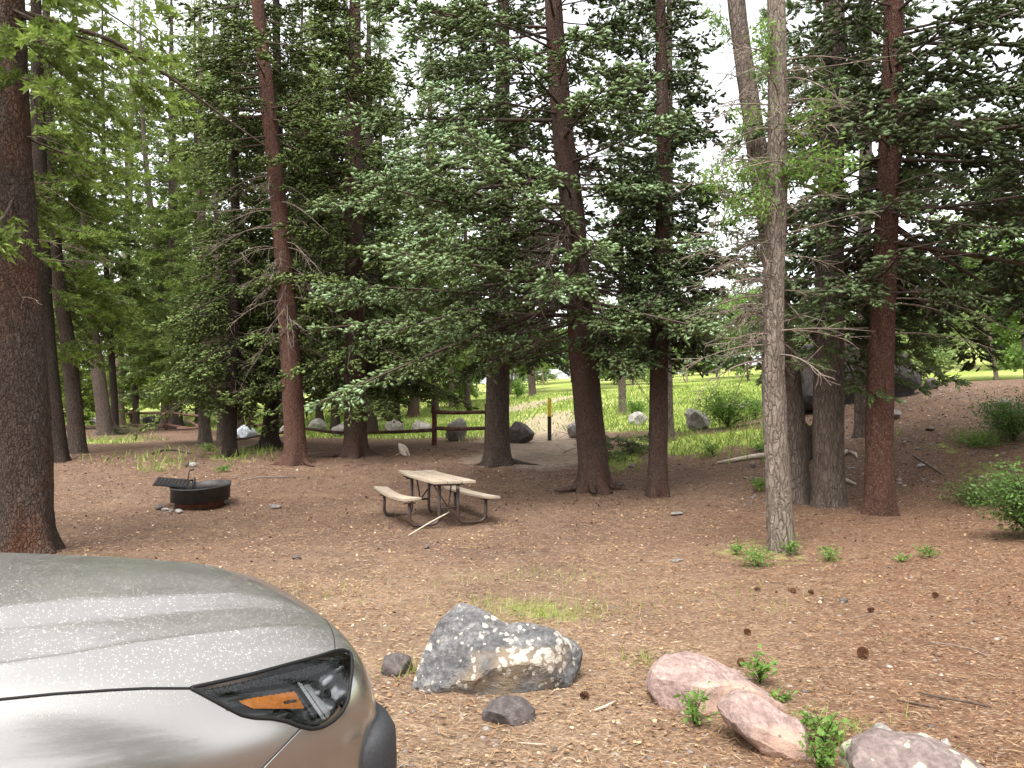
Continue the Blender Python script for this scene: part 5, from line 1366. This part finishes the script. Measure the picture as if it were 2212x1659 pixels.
def car_build():
    t = thing('car', 'dusty beige-silver car parked at lower left, hood and front corner in view', 'car', CAR_O, CAR_PSI)
    Rz = np.array([[math.cos(CAR_PSI), math.sin(CAR_PSI), 0], [-math.sin(CAR_PSI), math.cos(CAR_PSI), 0], [0, 0, 1]])   # world -> local
    cam_l = Rz@(CAMP - CAR_O)
    Cn = np.array([[(x, y, z) for y, z in pts] for x, pts in CROWS])
    # mirror the control net so the centre line stays smooth
    Cf = np.concatenate([Cn[:, :0:-1]*np.array([1, -1, 1]), Cn], 1)     # columns -8..8 in Yr
    Cf[..., 1] *= -1                                                    # local y = -Yr
    m1, m2 = 190, 257
    A = bspline_rows(len(CROWS), m1); Bm = bspline_rows(17, m2)
    S = np.einsum('ai,ijk,bj->abk', A, Cf, Bm)
    idx = np.arange(m1*m2).reshape(m1, m2)
    quads = np.stack([idx[:-1, :-1], idx[:-1, 1:], idx[1:, 1:], idx[1:, :-1]], -1).reshape(-1, 4)
    def bvh(S):
        return BVHTree.FromPolygons([tuple(p) for p in S.reshape(-1, 3)], quads.tolist())
    tree0 = bvh(S)
    def cast(u, v_, tr):
        d = unit(Rz@ray(u, v_)); h = tr.ray_cast(Vector(cam_l), Vector(d))
        if h[0] is None: return None, None
        n = np.array(h[1]); 
        if n@d > 0: n = -n
        return np.array(h[0]), n
    # pressed lines of the hood
    def curve(pix):
        L = [cast(u, v_, tree0)[0] for u, v_ in pix]; L = np.array([l for l in L if l is not None]); o = np.argsort(L[:, 0])
        return L[o, 0], np.abs(L[o, 1])
    xl, yl = curve([(2, 1354), (278, 1338), (397, 1326), (555, 1314)]); xh, yh = curve([(2, 1338), (159, 1312), (357, 1302), (555, 1298)])
    xc, yc = curve([(2, 1445), (159, 1422), (357, 1388), (516, 1368), (675, 1356)])
    ay = np.abs(S[..., 1]); X = S[..., 0]
    lo, hi = np.interp(X, xl, yl), np.interp(X, xh, yh); lo = np.maximum(lo, hi+.03)
    k = np.clip((lo-ay)/(lo-hi), 0, 1); k = k*k*(3-2*k)
    fade = np.clip((X+1.55)/.3, 0, 1)*np.clip((-.10-X)/.25, 0, 1)
    on_top = (S[..., 2] > .80)
    S[..., 2] += fade*.028*k*on_top
    S[..., 2] += fade*on_top*(.011*np.exp(-np.abs(ay-np.interp(X, xc, yc))/.018))
    tr = bvh(S)
    HL = [(411,1486),(471,1473),(550,1455),(630,1433),(689,1417.5),(721,1406.6),(739,1403.6),(757,1409.6),(760,1424),(760,1447),(757,1473),(752,1512),(738.8,1538.5),(721,1556.4),(699,1570),(675,1575),(649.5,1570),(619.7,1558.4),(590,1552.4),(550,1550.5),(522.5,1544.5),(490.8,1528.6),(451,1506.8),(421,1491)]
    def inside(px, py, poly):
        poly = np.array(poly); c = np.zeros(np.shape(px), bool)
        for (x1, y1), (x2, y2) in zip(poly, np.roll(poly, -1, 0)):
            cond = ((y1 > py) != (y2 > py)); xi = (x2-x1)*(py-y1)/(y2-y1+1e-12)+x1
            c ^= cond & (px < xi)
        return c
    def to_px(L):
        W = L@Rz + CAR_O - CAMP
        d = W@_fwd
        return 1106+FPX*(W@_right)/d, 829.5-FPX*(W@_up)/d
    cen = S.reshape(-1, 3)[quads].mean(1)
    cen_n = cen*np.array([1, -1, 1])
    cut = np.zeros(len(cen), bool)
    for cc in (cen, cen_n):
        px, py = to_px(cc); cut |= inside(px, py, HL) & (cc[:, 1] < -.3) & (cc[:, 0] > -.75)
    # wheel openings
    for wx in (-.93, -3.60):
        cut |= (np.hypot(cen[:, 0]-wx, cen[:, 2]-.31) < .355) & (np.abs(cen[:, 1]) > .55)
    body = link('body', mesh_np('body', S.reshape(-1, 3), quads[~cut][:, ::-1]), M['paint'], t, True)
    def line_obj(name, pix, r, mat, ofs=0.0, close=False, parent=t, dens=6):
        q = np.array(pix, float)
        if close: q = np.concatenate([q, q[:1]])
        dd = np.concatenate([[0], np.cumsum(np.linalg.norm(np.diff(q, axis=0), axis=1))])
        ss = np.linspace(0, dd[-1], max(8, int(dd[-1]/dens)))
        # smooth the corner points a little
        pts = []
        for s_ in ss:
            u, v_ = np.interp(s_, dd, q[:, 0]), np.interp(s_, dd, q[:, 1])
            p, n = cast(u, v_, tr)
            if p is not None: pts.append(p+n*ofs)
        pts = np.array(pts)
        ker = np.array([.25, .5, .25])
        if close: sm = np.stack([np.convolve(np.pad(pts[:-1, j], 1, 'wrap'), ker, 'valid') for j in range(3)], 1); pts = np.concatenate([sm, sm[:1]])
        else:
            sm = np.stack([np.convolve(np.pad(pts[:, j], 1, 'edge'), ker, 'valid') for j in range(3)], 1); sm[0], sm[-1] = pts[0], pts[-1]; pts = sm
        return link(name, tube_mesh(name, pts, r, 8), M[mat], parent, True)
    line_obj('hood_gap', [(-60, 1517), (0, 1511), (119, 1499), (238, 1491), (317, 1487), (412, 1487)], .0042, 'gap', -.001, parent=body)
    line_obj('hood_gap', [(640, 1283), (694, 1326), (714, 1354), (722, 1378), (724, 1406)], .0016, 'gap', .0, parent=body)
    line_obj('bumper_seam', [(651, 1572), (610, 1614), (567, 1659), (520, 1708)], .0026, 'gap', -.0005, parent=body)
    line_obj('bumper_seam', [(653, 1573), (612, 1615), (569, 1660), (522, 1709)], .0012, 'chrome', .0008, parent=body)  # bright chrome hairline laid along one edge of the gap
    # headlamp
    hl = bpy.data.objects.new('headlight', None); C.objects.link(hl); hl.parent = t
    def patch(name, poly, ofs, mat, step=3.0, warp=None):
        poly = np.array(poly, float)
        us = np.arange(poly[:, 0].min()-step, poly[:, 0].max()+2*step, step); vs = np.arange(poly[:, 1].min()-step, poly[:, 1].max()+2*step, step)
        UU, VV = np.meshgrid(us, vs); ins = inside(UU.ravel(), VV.ravel(), poly)
        P = np.zeros((ins.size, 3)); ok = ins.copy()
        near = inside(UU.ravel(), VV.ravel(), (poly-poly.mean(0))*1.04+poly.mean(0))
        for j in np.nonzero(near)[0]:
            p, n = cast(UU.ravel()[j], VV.ravel()[j], tr)
            if p is None: near[j] = False; continue
            P[j] = p + n*(ofs if warp is None else warp(UU.ravel()[j], VV.ravel()[j]))
        id_ = np.arange(ins.size).reshape(UU.shape)
        qd = np.stack([id_[:-1, :-1], id_[:-1, 1:], id_[1:, 1:], id_[1:, :-1]], -1).reshape(-1, 4)
        qd = qd[near[qd].all(1) & (ins[qd].sum(1) >= 2)]
        usedv = np.unique(qd); mp = -np.ones(ins.size, int); mp[usedv] = np.arange(len(usedv))
        return link(name, mesh_np(name, P[usedv], mp[qd][:, ::-1]), M[mat], hl, True)
    def z7(L): return [(411.4+x*.19842, 1344.1+y*.19842) for x, y in L]
    patch('housing', HL, -.030, 'gloss_black')
    patch('light_strip', z7([(60,735),(300,690),(700,600),(1100,510),(1400,430),(1560,345),(1660,320),(1700,370),(1560,470),(1300,590),(1180,630),(700,690),(400,755),(120,760)]), -.012, 'drl')
    patch('reflector', z7([(1330,650),(1560,500),(1700,430),(1735,550),(1715,830),(1620,960),(1520,1040),(1470,960)]), -.026, 'alloy', warp=lambda u, v_: -.022-.016*math.sin((u-680)*.11)*math.sin((v_-1440)*.09))
    patch('chrome_bar', z7([(1170,640),(1235,650),(1500,1045),(1450,1060)]), -.008, 'chrome', 2.0)
    patch('chrome_bar', z7([(1255,670),(1325,655),(1560,960),(1545,1030),(1515,1045)]), -.012, 'chrome', 2.0)
    patch('amber_reflector', z7([(525,850),(700,812),(1130,745),(1165,780),(1250,935),(700,940),(600,895)]), -.004, 'amber', 2.0)
    patch('reflector_slot', z7([(1010,855),(1160,825),(1175,870),(1030,895)]), -.003, 'amber_dark', 2.0)
    patch('lens', HL, .001, 'lens')
    line_obj('gasket', HL, .0058, 'gap', 0.0, True, hl, 5)
    for ch in list(hl.children): pass
    h2 = hl.copy(); C.objects.link(h2); h2.parent = t; h2.scale = (1, -1, 1)
    for ch in list(hl.children):
        c_ = ch.copy(); C.objects.link(c_); c_.parent = h2
    # black lower bumper trim wrapping the front corner
    rows = [i for i in range(m1) if -.16 < S[i, 128, 0] or S[i, 128, 0] > -.16]
    ring = []
    for i in range(m1):
        row = S[i, :129]                       # near side (local y negative) is one half of the columns
        row = row if row[:, 1].min() < -.2 else S[i, 128:]
        dz = np.abs(row[:, 2]-.50); j = dz.argmin()
        if dz[j] < .03 and row[j, 0] > -.115: ring.append(row[j])
    ring = np.array(ring)
    o = np.argsort(ring[:, 1]); ring = ring[o]
    ring = np.concatenate([ring, (ring*np.array([1, -1, 1]))[::-1]])
    d_ = np.concatenate([[0], np.cumsum(np.linalg.norm(np.diff(ring[:, :2], axis=0), axis=1))])
    ss = np.linspace(0, d_[-1], 60); cx, cy = np.interp(ss, d_, ring[:, 0]), np.interp(ss, d_, ring[:, 1])
    ker = np.ones(5)/5; cx = np.convolve(np.pad(cx, 2, 'edge'), ker, 'valid'); cy = np.convolve(np.pad(cy, 2, 'edge'), ker, 'valid')
    tx, ty = np.gradient(cx), np.gradient(cy); ln = np.hypot(tx, ty); nx, ny = ty/ln, -tx/ln
    taper = np.clip(np.minimum(ss, ss[-1]-ss)/.10, 0, 1)**.5
    prof = [(-.06, .60), (.005, .635), (.035, .625), (.055, .59), (.060, .50), (.055, .36), (.03, .27), (-.05, .24)]
    V = np.stack([np.stack([cx+nx*(pr*taper if pr > 0 else pr), cy+ny*(pr*taper if pr > 0 else pr), np.full(60, pz) - (1-taper)*.10*(pz > .55)], 1) for pr, pz in prof], 0)
    ii = np.arange(len(prof)*60).reshape(len(prof), 60)
    q = np.stack([ii[:-1, :-1], ii[:-1, 1:], ii[1:, 1:], ii[1:, :-1]], -1).reshape(-1, 4)
    link('bumper_cladding', mesh_np('bumper_cladding', V.reshape(-1, 3), q), M['cladding'], t, True)
    # grille, wheels, arches, cabin
    bm = box_bm(.02, 0, .70, .03, .80, .10); bm_obj('grille', bm, M['gloss_black'], t, bevel=.01)
    wheel0 = None
    for wx in (-.93, -3.60):
        for sy in (-1, 1):
            a = np.linspace(math.pi*-.02, math.pi*1.02, 30)
            P = np.stack([wx+.375*np.cos(a), np.full(30, sy*.892), .31+.375*np.sin(a)], 1)
            link('arch_trim', tube_mesh('arch_trim', P, .028, 8), M['cladding'], t, True)
            if wheel0 is None:
                w = bpy.data.objects.new('wheel', None); C.objects.link(w); w.parent = t
                prof = [(.22, -.10), (.30, -.115), (.335, -.09), (.34, 0), (.335, .09), (.30, .115), (.22, .10)]
                n = 40; a = np.arange(n)*2*math.pi/n
                V = np.stack([np.stack([r*np.cos(a), np.full(n, yy), r*np.sin(a)], 1) for r, yy in prof], 0)
                ii = np.arange(len(prof)*n).reshape(len(prof), n)
                q = np.stack([ii[:-1], np.roll(ii, -1, 1)[:-1], np.roll(ii, -1, 1)[1:], ii[1:]], -1).reshape(-1, 4)
                link('tyre', mesh_np('tyre', V.reshape(-1, 3), q), M['tyre'], w, True)
                bm = bmesh.new(); bmesh.ops.create_cone(bm, cap_ends=True, segments=24, radius1=.06, radius2=.05, depth=.16, matrix=Matrix.Rotation(math.pi/2, 4, 'X'))
                for k in range(5):
                    m = Matrix.Rotation(k*2*math.pi/5, 4, 'Y'); bmesh.ops.create_cube(bm, size=1, matrix=m @ Matrix.Translation((.14, 0, 0)) @ Matrix.Diagonal((.20, .12, .05, 1)))
                bm_obj('rim', bm, M['alloy'], w); wheel0 = w
            else:
                w = wheel0.copy(); C.objects.link(w)
                for ch in wheel0.children:
                    c_ = ch.copy(); C.objects.link(c_); c_.parent = w
            w.location = (wx, sy*.78, .34)
    prof = [(-1.62, 1.06), (-2.28, 1.55), (-2.9, 1.60), (-3.6, 1.56), (-4.20, 1.03)]
    bm = bmesh.new(); Ls, Rs = [], []
    for (x, z) in prof:
        w_ = .74 if z < 1.2 else .58
        Ls.append(bm.verts.new((x, w_, z))); Rs.append(bm.verts.new((x, -w_, z)))
    for k in range(4): bm.faces.new((Ls[k], Ls[k+1], Rs[k+1], Rs[k]))
    bm.faces.new(Ls[::-1]); bm.faces.new(Rs); bm.faces.new((Ls[0], Rs[0], Rs[-1], Ls[-1]))
    bmesh.ops.recalc_face_normals(bm, faces=bm.faces)
    cab = bm_obj('cabin', bm, M['paint'], t, bevel=.03)
    def pane(name, pts):
        bm = bmesh.new(); vs = [bm.verts.new(p) for p in pts]; f = bm.faces.new(vs)
        r = bmesh.ops.extrude_face_region(bm, geom=[f]); nrm = f.normal if f.normal.length else Vector((0, 0, 1))
        f.normal_update()
        bmesh.ops.translate(bm, verts=[g for g in r['geom'] if isinstance(g, bmesh.types.BMVert)], vec=f.normal*.004)
        bmesh.ops.recalc_face_normals(bm, faces=bm.faces)
        return bm_obj(name, bm, M['dark_glass'], cab)
    pane('windshield', [(-1.63, -.66, 1.092), (-1.63, .66, 1.092), (-2.22, .54, 1.528), (-2.22, -.54, 1.528)])
    for sy in (-1, 1):
        pane('side_window', [(-2.02, sy*.728, 1.12), (-2.36, sy*.604, 1.52), (-2.88, sy*.604, 1.54), (-2.88, sy*.728, 1.12)])
        pane('side_window', [(-2.96, sy*.728, 1.12), (-2.96, sy*.604, 1.54), (-3.55, sy*.604, 1.51), (-3.85, sy*.728, 1.12)])
        mir = bm_obj('side_mirror', box_bm(-1.86, sy*.99, 1.10, .12, .20, .14), M['paint'], t, bevel=.03)
        bm_obj('mirror_arm', box_bm(-1.86, sy*.86, 1.06, .06, .12, .05), M['cladding'], mir)
        for hx in (-2.75, -3.5):
            bm_obj('door_handle', box_bm(hx, sy*.893, .86, .20, .03, .035), M['paint'], t, bevel=.01)
    pane('rear_window', [(-3.70, -.54, 1.515), (-3.70, .54, 1.515), (-4.10, .64, 1.15), (-4.10, -.64, 1.15)])
    return t
car_build()

# the rest of the campsite wood around the camera (mirrored in the car's paint)
for k, (x, y, a) in enumerate([(-7, -8, 1.), (-2.5, -11, 1.1), (3, -9, .95), (8, -6, 1.05), (12, 2, 1.), (-13, -3, 1.1), (-10, 3.5, .9), (15, 8, 1.0)]):
    place(protos[k % 4], 'spruce of the wood around the parking spot', 'wood around the parking spot', x, y, k*1.7, a, a)
